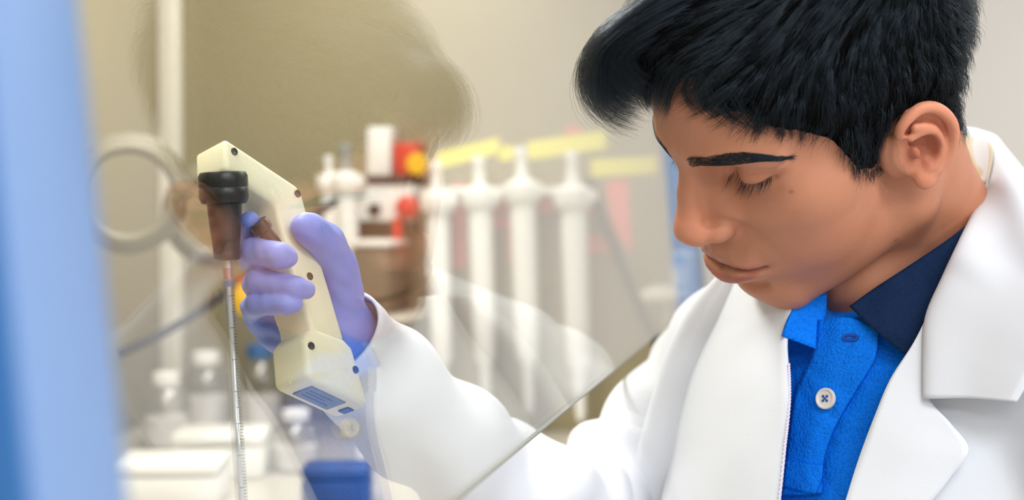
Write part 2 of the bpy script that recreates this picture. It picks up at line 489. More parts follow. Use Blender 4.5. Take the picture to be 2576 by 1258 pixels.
def face_detail(d, m):
    # brow ridge, temples, sockets
    d = d - g_line(m, [(8, 98, 46), (24, 97, 47), (40, 86, 44), (50, 75, 38)], 7.5, 6.0)
    d = d - g_pt(m, (0, 100, 45), (12, 10, 10), 3.0)
    d = d + g_pt(m, (29, 92, 27), (13, 14, 9), 10.0)
    d = d + g_pt(m, (17, 96, 29), (6, 10, 9), 4.0)
    d = d + g_pt(m, (64, 52, 32), (12, 18, 20), 2.5)
    # eyeball under the lowered lid
    d = smin(d, s_sph(m, (31, 73, 26), 13.6), 5)
    d = d + g_line(m, LID, 1.2, 2.4)
    d = d - g_line(m, [(q[0], q[1] + .6, q[2] + 2.2) for q in LID], 1.6, .7)
    d = d + g_line(m, CREASE, 1.3, 2.0)
    d = d - g_line(m, [(q[0], q[1] + .5, q[2] + 3.5) for q in CREASE], 2.2, 1.5)
    d = d - g_line(m, [(18, 85, 17), (27, 84, 13.5), (38, 79, 15), (46, 72, 20)], 3.5, 1.4)
    # nose
    nose = s_chain(m, [(0, 98.5, 36), (0, 106.5, 20), (0, 114.0, 4)], [7.2, 7.4, 8.6], 3)
    nose = smin(nose, s_cap(m, (0, 92, 30), (0, 101, -4), 8.0, 10.0), 6)
    nose = smin(nose, s_ell(m, (0, 116.0, -1.0), (8.6, 10.2, 9.0)), 5)
    nose = smin(nose, s_ell(m, (4.0, 115.0, -4.0), (6.5, 8.5, 7.5)), 4)
    nose = smin(nose, s_cap(m, (0, 112, -9), (0, 104, -16), 5.2, 5.0), 5)
    ala = s_ell(m, (13.0, 102.8, -7.5), (6.0, 9.6, 7.0))
    nose = smin(nose, smin(ala, s_cap(m, (5, 113.5, -6), (12.5, 102, -8), 6.2, 5.6), 4), 5)
    d = smin(d, nose, 9)
    d = smin(d, s_cap(m, (7, 90, 26), (11, 94, 0), 7, 8), 9)
    d = smax(d, -s_ell(m, (6.6, 108.5, -15.5), (3.6, 6.6, 4.6)), 2.0)
    d = d + g_line(m, [(11, 109, 2), (15, 104, 1.2), (18.8, 99.5, -1.5), (20.2, 96, -6.5), (19.4, 95, -12.5)], 2.0, 2.6)   # alar groove
    d = d + g_line(m, [(23, 93, -12), (30, 86, -25), (33, 82, -36)], 4.5, 1.2)                        # nasolabial fold
    # mouth: lips shaped across the front of the face
    f2 = np.clip((m[:, 1] - 78) / 8, 0, 1)
    fade = np.interp(m[:, 0], [0, 14, 22, 27], [1, .95, .6, .1]) * f2
    dm = d2(m, MOUTH); dlow = d2(m, LOWLIP); dup = d2(m, UPLIP)
    d = d - 6.0 * np.exp(-0.5 * (d2(m, [(0, 0, -27), (10, 0, -29), (20, 0, -33)]) / 5.5) ** 2) * fade
    d = d - 0.9 * np.exp(-0.5 * (dup / 2.2) ** 2) * fade
    d = d - 7.8 * np.exp(-0.5 * (dlow / 5.2) ** 2) * fade
    d = d + 3.6 * np.exp(-0.5 * (dm / 1.15) ** 2) * f2
    # fine vertical creases of the lower lip
    d = d + 0.28 * np.sin(m[:, 0] * 2.9 + 0.8 * np.sin(m[:, 2] * .9)) * np.exp(-0.5 * (dlow / 3.4) ** 2) * fade
    d = d + g_pt(m, (28, 90, -43), (3.5, 6, 3), 1.6)
    d = d + 1.5 * np.exp(-0.5 * (d2(m, [(0, 0, -22), (0, 0, -31)]) / 2.2) ** 2) * f2
    d = d - 0.7 * np.exp(-0.5 * (d2(m, [(4.2, 0, -22), (5, 0, -32)]) / 1.8) ** 2) * f2
    d = d + 2.6 * np.exp(-0.5 * (d2(m, [(0, 0, -66), (13, 0, -63)]) / 3.6) ** 2) * f2    # dip above the chin
    d = d - g_pt(m, (0, 92, -73), (13, 9, 7), 1.2)
    d = d + g_pt(m, (0, 92, -84), (16, 10, 6), 2.0)
    return d
def head_hit(pix, lo=0.6, hi=1.25):
    """where measured view directions meet the head surface (head millimetres)"""
    pix = np.asarray(pix, float)
    R_ = np.stack([ray(a, b) for a, b in pix]); o = w2h(CAM_LOC[None])[0]; dr = (R_ @ HM) * 1000
    L_ = np.linalg.norm(dr, axis=1); dr /= L_[:, None]
    t = np.full(len(pix), lo * 1000.0)
    for _ in range(70):
        t += np.clip(head_sdf((o + dr * t[:, None]).astype(np.float32)), -20, 40) * 0.8
    return o + dr * t[:, None]
hv, hf = mesh_sdf(head_sdf, (-104, -125, -185), (104, 140, 150), HEAD_RES, 5)
def skin_colors(q):
    m = mir(q.astype(np.float32))
    base = np.array(srgb(186, 126, 98)[:3]); col = np.tile(base, (len(m), 1))
    def blend(w, c):
        c = np.array(srgb(*c)[:3]); w = np.clip(w, 0, 1)[:, None]
        col[:] = col * (1 - w) + c * w
    rng = np.random.default_rng(4)
    blend(0.55 * np.exp(-0.5 * (s_ell(m, (0, 80, -62), (40, 45, 36)) / 14) ** 2) * (m[:, 2] < 5), (176, 120, 94))      # shaved beard
    blend(0.5 * np.exp(-0.5 * (d_poly(m, [(4, 108, -24), (18, 100, -30)]) / 7) ** 2), (140, 92, 70))                   # moustache shadow
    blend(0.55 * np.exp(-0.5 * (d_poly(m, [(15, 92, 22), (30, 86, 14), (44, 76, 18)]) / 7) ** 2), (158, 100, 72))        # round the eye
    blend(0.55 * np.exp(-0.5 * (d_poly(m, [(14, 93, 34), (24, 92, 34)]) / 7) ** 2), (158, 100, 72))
    blend(0.5 * np.exp(-0.5 * (d_poly(m, CREASE) / 3.5) ** 2), (205, 138, 112))
    blend(0.4 * np.exp(-0.5 * (s_ell(m, (4, 117, -3), (8, 8, 8)) / 8) ** 2) * (m[:, 1] > 105), (200, 126, 96))
    front = np.clip((m[:, 1] - 80) / 5, 0, 1)
    lipd = np.minimum(d2(m, UPLIP) - 2.4, d2(m, LOWLIP) - 5.4 + 0.12 * m[:, 0])
    blend(front / (1 + np.exp(np.clip(lipd / 0.5, -30, 30))), (158, 90, 74))
    blend(0.8 * front * np.exp(-0.5 * (d2(m, MOUTH) / 1.1) ** 2), (104, 46, 36))
    blend(0.7 * (m[:, 0] > 76) * (m[:, 1] < 14), (216, 140, 110))                                                     # ears
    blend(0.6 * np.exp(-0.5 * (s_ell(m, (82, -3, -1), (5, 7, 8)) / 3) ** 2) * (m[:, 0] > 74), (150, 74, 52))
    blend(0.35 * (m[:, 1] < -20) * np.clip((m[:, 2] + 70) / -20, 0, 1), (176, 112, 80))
    for c, r in (((-51.8, 72.4, 14.4), 0.8), ((-52.7, 33, -31.5), 0.9), ((-52.6, 36.3, -33.1), 1.1), ((-58.8, 19.2, -64), 0.9), ((-46, 62, -2), 0.6)):
        dd = np.sqrt(((q - np.array(c)) ** 2)[:, 1:].sum(1) + 0.3 * (q[:, 0] - c[0]) ** 2)
        blend(0.75 * (q[:, 0] < 0) * np.exp(-0.5 * (dd / r) ** 2), (110, 62, 46))                                      # moles
    return col
M_SKIN = principled('skin', (0.5, 0.25, 0.15, 1), 0.52)
def skin_nodes(m):
    nt = m.node_tree; b = nt.nodes['Principled BSDF']
    at_ = nt.nodes.new('ShaderNodeVertexColor'); at_.layer_name = 'skin_tone'
    tc = nt.nodes.new('ShaderNodeTexCoord')
    n = nt.nodes.new('ShaderNodeTexNoise'); n.inputs['Scale'].default_value = 55; n.inputs['Detail'].default_value = 6
    nt.links.new(tc.outputs['Object'], n.inputs['Vector'])
    mr = nt.nodes.new('ShaderNodeMapRange'); mr.inputs[3].default_value = 0.88; mr.inputs[4].default_value = 1.1
    nt.links.new(n.outputs['Fac'], mr.inputs[0])
    mx = nt.nodes.new('ShaderNodeMix'); mx.data_type = 'RGBA'; mx.blend_type = 'MULTIPLY'; mx.inputs[0].default_value = 1
    nt.links.new(at_.outputs['Color'], mx.inputs[6]); nt.links.new(mr.outputs[0], mx.inputs[7])
    sb = nt.nodes.new('ShaderNodeVertexColor'); sb.layer_name = 'stubble'
    vo = nt.nodes.new('ShaderNodeTexVoronoi'); vo.inputs['Scale'].default_value = 1150
    nt.links.new(tc.outputs['Object'], vo.inputs['Vector'])
    th = nt.nodes.new('ShaderNodeMapRange'); th.inputs[1].default_value = .12; th.inputs[2].default_value = .30; th.inputs[3].default_value = .42; th.inputs[4].default_value = 0
    nt.links.new(vo.outputs['Distance'], th.inputs[0])
    ml = nt.nodes.new('ShaderNodeMath'); ml.operation = 'MULTIPLY'
    nt.links.new(th.outputs[0], ml.inputs[0]); nt.links.new(sb.outputs['Color'], ml.inputs[1])
    mz = nt.nodes.new('ShaderNodeMix'); mz.data_type = 'RGBA'; mz.inputs[7].default_value = (0.05, 0.035, 0.03, 1)
    nt.links.new(ml.outputs[0], mz.inputs[0]); nt.links.new(mx.outputs[2], mz.inputs[6])
    nt.links.new(mz.outputs[2], b.inputs['Base Color'])
    n2 = nt.nodes.new('ShaderNodeTexNoise'); n2.inputs['Scale'].default_value = 900; n2.inputs['Detail'].default_value = 3
    nt.links.new(tc.outputs['Object'], n2.inputs['Vector'])
    bp = nt.nodes.new('ShaderNodeBump'); bp.inputs['Strength'].default_value = 0.18; bp.inputs['Distance'].default_value = 0.0006
    nt.links.new(n2.outputs['Fac'], bp.inputs['Height']); nt.links.new(bp.outputs['Normal'], b.inputs['Normal'])
    b.inputs['Subsurface Weight'].default_value = 0.0
    b.inputs['Subsurface Radius'].default_value = (1.0, 0.35, 0.2)
    b.inputs['Subsurface Scale'].default_value = 0.004
    b.inputs['Specular IOR Level'].default_value = 0.35
skin_nodes(M_SKIN)
person = empty('person', (0.32, 1.1, 0.0))
tag(person, 'person in white lab coat and blue polo shirt, head bowed over the pipette', 'person')
body = mesh_obj('body', h2w(hv), hf, M_SKIN, person)
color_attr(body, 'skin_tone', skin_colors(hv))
_m = mir(hv.astype(np.float32))
_bm = np.clip(np.exp(-0.5 * (np.maximum(s_ell(_m, (0, 60, -62), (62, 62, 30)), 0) / 9) ** 2) * (_m[:, 2] < 0), 0, 1)
_bm = np.maximum(_bm, np.exp(-0.5 * (d_poly(_m, [(4, 108, -24), (20, 100, -30)]) / 6) ** 2))
_bm = np.maximum(_bm, np.exp(-0.5 * (d_poly(_m, [(66, 18, -10), (62, 14, -50)]) / 10) ** 2))
_bm = np.maximum(_bm, 0.9 * (_m[:, 1] < -30) * np.clip(1 - np.abs(_m[:, 2] + 72) / 30, 0, 1))
color_attr(body, 'stubble', np.repeat(_bm[:, None], 3, 1))
# ------------------------------------------------------------------ hair, brows, lashes (strands as thin three-sided tubes)
def strand_mesh(name, paths, r0, mat, parent, taper=0.15, world=True):
    """paths: (N, K, 3) in head millimetres; r0 radius in mm (scalar or N)"""
    P = np.asarray(paths, np.float32); N, K = P.shape[:2]
    T = np.gradient(P, axis=1); T /= np.linalg.norm(T, axis=2, keepdims=True) + 1e-9
    ref = np.where(np.abs(T[..., :1]) < 0.9, np.array([1, 0, 0], np.float32), np.array([0, 1, 0], np.float32))
    U = np.cross(T, ref); U /= np.linalg.norm(U, axis=2, keepdims=True) + 1e-9
    W = np.cross(T, U)
    rad = (np.broadcast_to(np.asarray(r0, np.float32), (N,))[:, None] * np.linspace(1, taper, K, dtype=np.float32)[None])[..., None]
    ring = [P + rad * (math.cos(a) * U + math.sin(a) * W) for a in (0, 2 * math.pi / 3, 4 * math.pi / 3)]
    Vt = np.stack(ring, axis=2).reshape(-1, 3)
    base = (np.arange(N)[:, None] * K + np.arange(K - 1)[None]) * 3
    F = []
    for k in range(3):
        a = base + k; b = base + (k + 1) % 3
        F.append(np.stack([a, b, b + 3, a + 3], -1).reshape(-1, 4))
    return mesh_obj(name, h2w(Vt), np.vstack(F), mat, parent)
M_HAIR = principled('black_hair', (0.006, 0.006, 0.0062, 1), 0.32)
M_HAIR.node_tree.nodes['Principled BSDF'].inputs['Specular IOR Level'].default_value = 0.7
M_HAIR.node_tree.nodes['Principled BSDF'].inputs['Specular Tint'].default_value = (0.55, 0.75, 1.0, 1)
rng = np.random.default_rng(11)
def scalp(p):
    m = mir(p)
    d = cranium(p)
    d = smin(d, s_ell(m, (0, 40, 0), (55, 56, 52)), 20)
    d = smin(d, s_ell(m, (38, 50, 2), (25, 26, 22)), 22)
    d = smin(d, s_ell(m, (22, 36, -28), (37.5, 46, 46)), 22)
    return smin(d, s_chain(p, [(0, -26, -10), (0, -32, -90)], [57, 56]), 18)
def scalp_n(p):
    e = 1.0; g = np.stack([scalp(p + np.eye(3, dtype=np.float32)[i] * e) - scalp(p - np.eye(3, dtype=np.float32)[i] * e) for i in range(3)], -1)
    return g / (np.linalg.norm(g, axis=1, keepdims=True) + 1e-9)
HL_AZ = [0, 6, 11, 14, 19, 26, 38, 50, 56, 59.5, 63, 72, 78, 83, 86, 95, 108, 118, 128, 140, 152, 180]
HL_Z = [92, 95, 97, 93, 81, 74, 59.5, 43, 34, 20, 2, -6, -9, 6, 18, 20, 12, 0, -20, -42, -54, -58]
def above_hairline(p):
    az = np.degrees(np.arctan2(np.abs(p[:, 0]), p[:, 1]))
    return p[:, 2] - np.interp(az, HL_AZ, HL_Z)
def hair_t(p):
    """depth of the hair at a place on the scalp (mm)"""
    top = np.clip((p[:, 2] - 55) / 60, 0, 1)
    back = np.clip(-p[:, 1] / 90, 0, 1)
    low = np.clip((p[:, 2] + 90) / 110, 0, 1)
    edge = np.clip(above_hairline(p) / 22, 0.18, 1)
    return (3.5 + 9.0 * low * (0.55 + 0.45 * back) + 17.0 * top) * edge
# dark under-hair so no scalp shows through
def cap_sdf(p):
    d = scalp(p) - hair_t(p) * 0.42
    d = smax(d, -(above_hairline(p) - 1.0) * 0.6, 1.5)
    m = mir(p)
    d = smax(d, -(s_ell(m, (88, -6, 1), (17, 17, 25))), 2)
    q = s_ell(p, (28, 80, 98), (20, 18, 22))
    q = smin(q, s_ell(p, (10, 62, 114), (36, 30, 22)), 14)
    d = smin(d, q, 10)
    d = d - 1.6 * np.sin(p[:, 0] * .35 + 2.0 * np.sin(p[:, 1] * .11)) * np.clip((p[:, 2] - 40) / 40, 0, 1) * 0.6
    return d
cv, cf = mesh_sdf(cap_sdf, (-108, -135, -110), (108, 150, 175), 3.0, 5)
M_CAP = principled('black_under_hair', (0.004, 0.004, 0.004, 1), 0.8)
M_CAP.node_tree.nodes['Principled BSDF'].inputs['Specular IOR Level'].default_value = 0.0
hair = mesh_obj('hair', h2w(cv), cf, M_CAP, person)
# guides over the scalp
sel = hv[(above_hairline(hv) > 0) & (hv[:, 2] > -95)]
sel = sel[np.abs(scalp(sel.astype(np.float32))) < 1.5]
def flow(p):
    side = np.clip((np.abs(p[:, 0]) - 25) / 35, 0, 1)[:, None]
    sx = np.sign(p[:, 0])[:, None]
    back = np.clip((-p[:, 1] - 30) / 50, 0, 1)[:, None]
    top = np.concatenate([0.55 + 0 * sx, 0.85 + 0 * sx, -0.1 + 0 * sx], 1)
    sd = np.concatenate([0.10 * sx, 0.48 + 0 * sx, -0.88 + 0 * sx], 1)
    bk = np.concatenate([0 * sx, -0.25 + 0 * sx, -0.95 + 0 * sx], 1)
    mid = np.concatenate([0.35 * sx, 0.75 + 0 * sx, -0.55 + 0 * sx], 1)
    hi = np.clip((p[:, 2] - 60) / 45, 0, 1)[:, None]
    f = sd * (1 - hi) + (mid * 0.5 + top * 0.5) * hi
    f = f * side + top * (1 - side)
    f = f * (1 - back) + bk * back
    return f
def grow(roots, L, hfrac, K, jit):
    p = roots.astype(np.float32).copy(); out = [p.copy()]
    jd = rng.normal(0, jit, p.shape).astype(np.float32)
    n0 = scalp_n(p)
    for k in range(1, K):
        s = k / (K - 1)
        n = scalp_n(p)
        f = flow(p) + jd
        f = f - n * (f * n).sum(1, keepdims=True)
        f /= np.linalg.norm(f, axis=1, keepdims=True) + 1e-9
        dr = f + n * (0.9 * (1 - s) ** 2)
        dr /= np.linalg.norm(dr, axis=1, keepdims=True)
        p = p + dr * (L / (K - 1))[:, None]
        want = hfrac * hair_t(p) * min(1.0, 0.25 + s * 1.6)
        p = p + n * ((want - scalp(p)) * 0.55)[:, None]
        out.append(p.copy())
    return np.stack(out, 1)
def children(G, n, spread, clump, noise):
    N, K = G.shape[:2]
    s = np.linspace(0, 1, K)[None, None, :, None]
    off = rng.normal(0, spread, (N, n, 1, 3))
    C = G[:, None] + off * (1 - clump * s ** 1.3) + rng.normal(0, noise, (N, n, 1, 3)) * s ** 2 * 2
    sh = rng.uniform(0.75, 1.05, (N, n, 1, 1))
    C = C[:, :, :1] + (C - C[:, :, :1]) * sh
    return C.reshape(N * n, K, 3)
K_ = 8
ids = rng.choice(len(sel), 3600)
roots = sel[ids].astype(np.float32)
topw = np.clip((roots[:, 2] - 60) / 55, 0, 1)
Lg = 15 + 34 * topw + rng.uniform(-3, 6, len(roots)); Lg *= np.clip(0.55 + above_hairline(roots) / 30, 0.55, 1)
G1 = grow(roots, Lg.astype(np.float32), rng.uniform(0.5, 1.06, len(roots)).astype(np.float32), K_, 0.10)
# keep strands off the ear and off the bare forehead wedge
okm = ~((s_ell(mir(G1.reshape(-1, 3).astype(np.float32)), (88, -6, 1), (16, 15, 24)) < 0).reshape(-1, K_).any(1))
G1 = G1[okm]
S1 = children(G1, 8, 1.3, 0.6, 0.9)
# front quiff: rolls forward over the brow and curls under
def quiff(n, s0, s1, xs=(4, 46), c0=0.8):
    t = rng.uniform(0, 1, n); s = rng.uniform(s0, s1, n)[:, None, None]
    xc = xs[0] + (xs[1] - xs[0]) * t
    prof = np.array([(-22, 26, 137), (-17, 58, 140), (-9, 88, 140), (0, 110, 134), (6, 124, 119), (7, 128, 100), (5, 122, 81), (2, 111, 67)], float)
    prof[:, 0] *= 1.0
    g = np.stack([np.array([(xc[i] + q[0], q[1], q[2]) for q in prof]) for i in range(n)])
    drop = ((xc - 20) / 20.0)
    g[:, :, 1] -= np.clip(drop, -1, 3)[:, None] * 9.5
    g[:, :, 2] -= np.clip(drop, -1, 3)[:, None] * 12.5
    c = np.stack([xc, 96 - drop * 9, 98 - drop * 12], -1)[:, None]
    g = c + (g - c) * s
    cut = rng.uniform(c0, 1.0, n)
    out = []
    for i in range(n):
        q = catmull(g[i], 8); m = max(6, int(len(q) * cut[i])); q = q[:m]
        out.append(q[np.linspace(0, m - 1, 14).round().astype(int)])
    out = np.array(out); w = np.linspace(0, 1, out.shape[1])[None, :, None] ** 1.4
    return out + rng.normal(0, 1.8, (n, 1, 3)) + rng.normal(0, 3.2, (n, 1, 3)) * w
Q1 = children(quiff(110, 0.35, 0.72), 16, 1.6, 0.7, 1.0)
Q2 = children(quiff(64, 0.74, 1.0), 24, 1.7, 0.9, 1.1)
Q3 = children(quiff(34, 0.84, 0.99, (10, 42), 0.95), 20, 1.6, 0.9, 1.0)
# locks falling on the forehead beside the parting
def lock(pts, n, spread):
    g = catmull(pts, 6)[None]
    return children(np.repeat(g, n, 0), 3, spread, 0.55, 0.8)
LK = [lock([(-6, 88, 100), (-3, 96, 90), (2, 99, 79), (8, 99.5, 71)], 26, 1.8), lock([(0, 88, 100), (6, 97, 88), (14, 98, 76), (20, 96, 68)], 30, 2.6),
      lock([(-14, 86, 99), (-13, 92, 90), (-16, 93.5, 82), (-21, 93, 76)], 7, 1.0), lock([(-22, 84, 98), (-26, 90, 86), (-31, 88.5, 77), (-35, 86, 72)], 20, 1.8),
      lock([(-30, 82, 94), (-36, 86, 80), (-42, 83, 71), (-47, 78, 65)], 26, 2.0), lock([(-40, 76, 90), (-47, 77, 72), (-53, 71, 61), (-57, 65, 54)], 26, 2.0),
      lock([(12, 84, 104), (22, 98, 92), (30, 96, 74), (33, 92, 62)], 40, 3.0), lock([(24, 80, 104), (36, 94, 88), (42, 88, 70), (44, 84, 60)], 40, 3.2)]
def resamp(S, k):
    i = np.linspace(0, S.shape[1] - 1, k).round().astype(int); return S[:, i]
LKs = np.concatenate([resamp(l, 14) for l in LK])
st = strand_mesh('strands', S1, 0.16, M_HAIR, hair)
tag(st, kind='stuff')
st2 = strand_mesh('quiff_strands', np.concatenate([Q1, Q2, Q3, LKs]), 0.16, M_HAIR, hair)
tag(st2, kind='stuff')
# eyebrows
def surf_pts(q):
    """drop points (mm, either side) onto the face"""
    p = np.asarray(q, np.float32).copy()
    for _ in range(6):
        e = 0.6; g = np.stack([head_sdf(p + np.eye(3, dtype=np.float32)[i] * e) - head_sdf(p - np.eye(3, dtype=np.float32)[i] * e) for i in range(3)], -1) / (2 * e)
        p = p - g * (head_sdf(p) / ((g * g).sum(1) + 1e-6))[:, None] * 0.9
    return p, g / (np.linalg.norm(g, axis=1, keepdims=True) + 1e-9)
BROW = np.array([(8.0, 104, 45), (17, 101.5, 46.2), (27, 98, 47), (35, 93.5, 48.2), (43, 87, 48), (50, 79, 44.5), (55, 68, 38)], float)
BW = [4.2, 5.0, 5.6, 5.4, 4.2, 2.6, 0.8]
def brow_strands(sign, n=900):
    t = rng.uniform(0, 1, n) ** 0.9; c = catmull(BROW, 10); u = t * (len(c) - 1); i = np.clip(u.astype(int), 0, len(c) - 2)
    ce = c[i] + (c[i + 1] - c[i]) * (u - i)[:, None]; tg = c[i + 1] - c[i]; tg /= np.linalg.norm(tg, axis=1, keepdims=True)
    w = np.interp(t * 6, np.arange(7), BW); v = rng.uniform(-1, 1, n)
    p = ce + np.stack([0 * v, 0 * v, v * w], -1); p[:, 0] *= sign; tg[:, 0] *= sign
    r, nn = surf_pts(p)
    L = rng.uniform(4, 7.5, n) * np.where(t < .12, .6, 1)
    d = tg * 0.9 + np.stack([0 * v, 0 * v, -0.35 * v + np.interp(t, [0, .15, .4, 1], [.7, .25, .05, -.1])], -1) + rng.normal(0, .12, (n, 3))
    pts = []
    for s in np.linspace(0, 1, 5):
        q = r + d * (L * s)[:, None]
        q, n2 = surf_pts(q); pts.append(q + n2 * (0.15 + 0.9 * s * (1 - 0.4 * s)))
    return np.stack(pts, 1)
brow = strand_mesh('eyebrow', brow_strands(-1, 1300), 0.11, M_HAIR, person, 0.3)
tag(brow, kind='stuff')
brow = strand_mesh('eyebrow', brow_strands(1, 700), 0.12, M_HAIR, person, 0.3)
tag(brow, kind='stuff')
def lash_strands(sign, n=75):
    c = catmull(LID, 8); u = rng.uniform(0.06, 0.97, n) * (len(c) - 1); i = u.astype(int)
    p = c[i].copy(); p[:, 0] *= sign
    r, nn = surf_pts(p + np.array([0, 0, .5]))
    out = np.stack([np.full(n, .15) * sign * np.interp(u, [0, len(c)], [-.5, 1.6]), np.full(n, .55), np.full(n, -.85)], -1) + rng.normal(0, .1, (n, 3))
    L = rng.uniform(6, 9, n)[:, None]
    return np.stack([r + out * L * s + np.array([0, 2.6, 1.4]) * s * s for s in np.linspace(0, 1, 6)], 1)
for sg in (-1, 1):
    la = strand_mesh('eyelashes', lash_strands(sg, 110), 0.14, M_HAIR, person, 0.2); tag(la, kind='stuff')
# ------------------------------------------------------------------ torso and clothes (torso frame in mm: r = person's right, f = forward, u = up)
TO = np.array([0.240, 1.000, 1.235])
TM = np.array([[-0.769, -0.639, 0.0], [0.639, -0.769, 0.0], [0.0, 0.0, 1.0]])
def t2w(q): return TO + (np.asarray(q, float) / 1000.0) @ TM.T
def w2t(w): return ((np.asarray(w, float) - TO) @ TM) * 1000.0
SH_R = w2t(at(1800, 960, 1.15)); EL = w2t(at(1500, 1275, 1.07))
SH_L = np.array([-172.0, -5.0, -58.0]); EL_L = np.array([-235.0, 60.0, -300.0])
def torso_sdf(p):
    d = s_cap(p, (0, 0, 30), (0, -6, -60), 56, 70)
    d = smin(d, s_ell(p, (0, -2, -190), (158, 104, 215)), 45)
    d = smin(d, s_cap(p, (0, -22, 2), (140, 5, -62), 52, 42), 40)
    d = smin(d, s_cap(p, (0, -22, 2), (-150, -8, -44), 56, 46), 40)
    return d
def coat_sdf(p):
    d = torso_sdf(p) - 14
    d = smin(d, s_cap(p, (60, -12, -22), SH_R, 50, 50), 30)
    d = smin(d, s_cap(p, (-60, -12, -14), SH_L, 52, 60), 34)
    d = smin(d, s_cap(p, SH_L, EL_L, 62, 56), 26)
    d = smin(d, s_cap(p, SH_R, EL, 50, 47), 26)
    # cloth folds running down the chest
    d = d - 2.2 * np.sin(p[:, 0] * 0.045 + p[:, 2] * 0.012) * np.clip((-p[:, 2] - 60) / 120, 0, 1)
    # creases of the upper arm
    a = SH_R; b = EL; ab = b - a; t = ((p - a) @ ab) / (ab @ ab)
    w = np.exp(-0.5 * ((t - 0.62) / 0.33) ** 2) * (s_cap(p, a, b, 50, 47) < 40)
    ph = t * 19 + 1.6 * np.sin((p @ np.array([0.02, -0.03, 0.035])))
    d = d - w * 5.5 * np.sin(ph)
    return d
def surf_hit(fn, pix, off=0.0, lo=0.55, hi=1.5):
    """where measured view directions meet a garment surface, raised by off (mm); world metres"""
    pix = np.asarray(pix, float); off = np.broadcast_to(np.asarray(off, float), (len(pix),))
    R_ = np.stack([ray(a, b) for a, b in pix]); o = w2t(CAM_LOC[None])[0]; dr = (R_ @ TM) * 1000
    dr /= np.linalg.norm(dr, axis=1)[:, None]
    t = np.full(len(pix), lo * 1000.0); best = np.full(len(pix), 1e9); bt = t.copy()
    for _ in range(110):
        d = fn((o + dr * t[:, None]).astype(np.float32)) - off
        m = d < best; best = np.where(m, d, best); bt = np.where(m, t, bt)
        t = t + np.clip(d, -20, 30) * 0.6
        t = np.minimum(t, hi * 1000)
    t = np.where(best < 1.0, t, bt)
    return t2w(o + dr * t[:, None])
def drape(name, fn, rows, mat, parent, sub=6, thick=0.0016, off=3.0):
    """sheet of cloth laid on a garment surface; rows of (px, py[, off mm[, depth override]])"""
    G = []
    for row in rows:
        pix = [q[:2] for q in row]; of = [q[2] if len(q) > 2 and q[2] is not None else off for q in row]
        w = surf_hit(fn, pix, of)
        for i, q in enumerate(row):
            if len(q) > 3: w[i] = at(q[0], q[1], q[3])
        G.append(w)
    return patch_obj(name, np.array(G), mat, parent, sub, thick)

M_COAT = add_variation(principled('white_coat_cloth', srgb(217, 220, 227), 0.9), 6.0, 0.015, 0.10, 900)
M_COAT.node_tree.nodes['Principled BSDF'].inputs['Sheen Weight'].default_value = 0.1
def knit(name, col, scale, depth=0.0006, strength=0.8):
    m = principled(name, col, 0.8)
    m.node_tree.nodes['Principled BSDF'].inputs['Specular IOR Level'].default_value = 0.15
    nt = m.node_tree; b = nt.nodes['Principled BSDF']
    tc = nt.nodes.new('ShaderNodeTexCoord')
    vo = nt.nodes.new('ShaderNodeTexVoronoi'); vo.inputs['Scale'].default_value = scale
    nt.links.new(tc.outputs['Object'], vo.inputs['Vector'])
    bp = nt.nodes.new('ShaderNodeBump'); bp.inputs['Strength'].default_value = strength; bp.inputs['Distance'].default_value = depth
    bp.invert = True
    nw = nt.nodes.new('ShaderNodeTexNoise'); nw.inputs['Scale'].default_value = 26; nw.inputs['Detail'].default_value = 1.5; nw.inputs['Distortion'].default_value = 1.2
    nt.links.new(tc.outputs['Object'], nw.inputs['Vector'])
    bw = nt.nodes.new('ShaderNodeBump'); bw.inputs['Strength'].default_value = 0.55; bw.inputs['Distance'].default_value = 0.008
    nt.links.new(nw.outputs['Fac'], bw.inputs['Height']); nt.links.new(bw.outputs['Normal'], bp.inputs['Normal'])
    nt.links.new(vo.outputs['Distance'], bp.inputs['Height']); nt.links.new(bp.outputs['Normal'], b.inputs['Normal'])
    mr = nt.nodes.new('ShaderNodeMapRange'); mr.inputs[1].default_value = 0; mr.inputs[2].default_value = .8; mr.inputs[3].default_value = 1.12; mr.inputs[4].default_value = 0.72
    nt.links.new(vo.outputs['Distance'], mr.inputs[0])
    mx = nt.nodes.new('ShaderNodeMix'); mx.data_type = 'RGBA'; mx.blend_type = 'MULTIPLY'; mx.inputs[0].default_value = 1
    mx.inputs[6].default_value = col; nt.links.new(mr.outputs[0], mx.inputs[7]); nt.links.new(mx.outputs[2], b.inputs['Base Color'])
    return m
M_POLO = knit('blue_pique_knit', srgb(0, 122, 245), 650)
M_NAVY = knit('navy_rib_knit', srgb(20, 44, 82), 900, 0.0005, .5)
# polo shirt: body
pv, pf = mesh_sdf(lambda p: smax(torso_sdf(p) - 3.0, (p[:, 2] - np.clip(-24 + (74 - p[:, 1]) * 0.9, -40, 6)) * 0.75, 2), (-260, -180, -330), (260, 200, 60), 4.0, 5)
polo = mesh_obj('polo_shirt', t2w(pv), pf, M_POLO, person)
# coat: body with front opening
def coat_full(p):
    d = coat_sdf(p)
    lo = np.interp(p[:, 2], [-400, -240, -130, -60, 0, 60], [-24, -30, -56, -74, -98, -112])
    hi = np.interp(p[:, 2], [-400, -240, -130, -60, 0, 60], [30, 34, 42, 56, 76, 100])
    front = np.minimum(np.minimum(p[:, 0] - lo, hi - p[:, 0]), p[:, 1] + 10.0)
    d = smax(d, np.minimum(front, 60), 2)
    d = smax(d, -(torso_sdf(p) - 6.0), 2)             # hollow inside
    return smax(d, p[:, 2] - 10 - 0.2 * np.abs(p[:, 0]), 3)
kv, kf = mesh_sdf(coat_full, (-330, -200, -330), (330, 320, 80), 3.2, 5)
coat = mesh_obj('lab_coat', t2w(kv), kf, M_COAT, person)
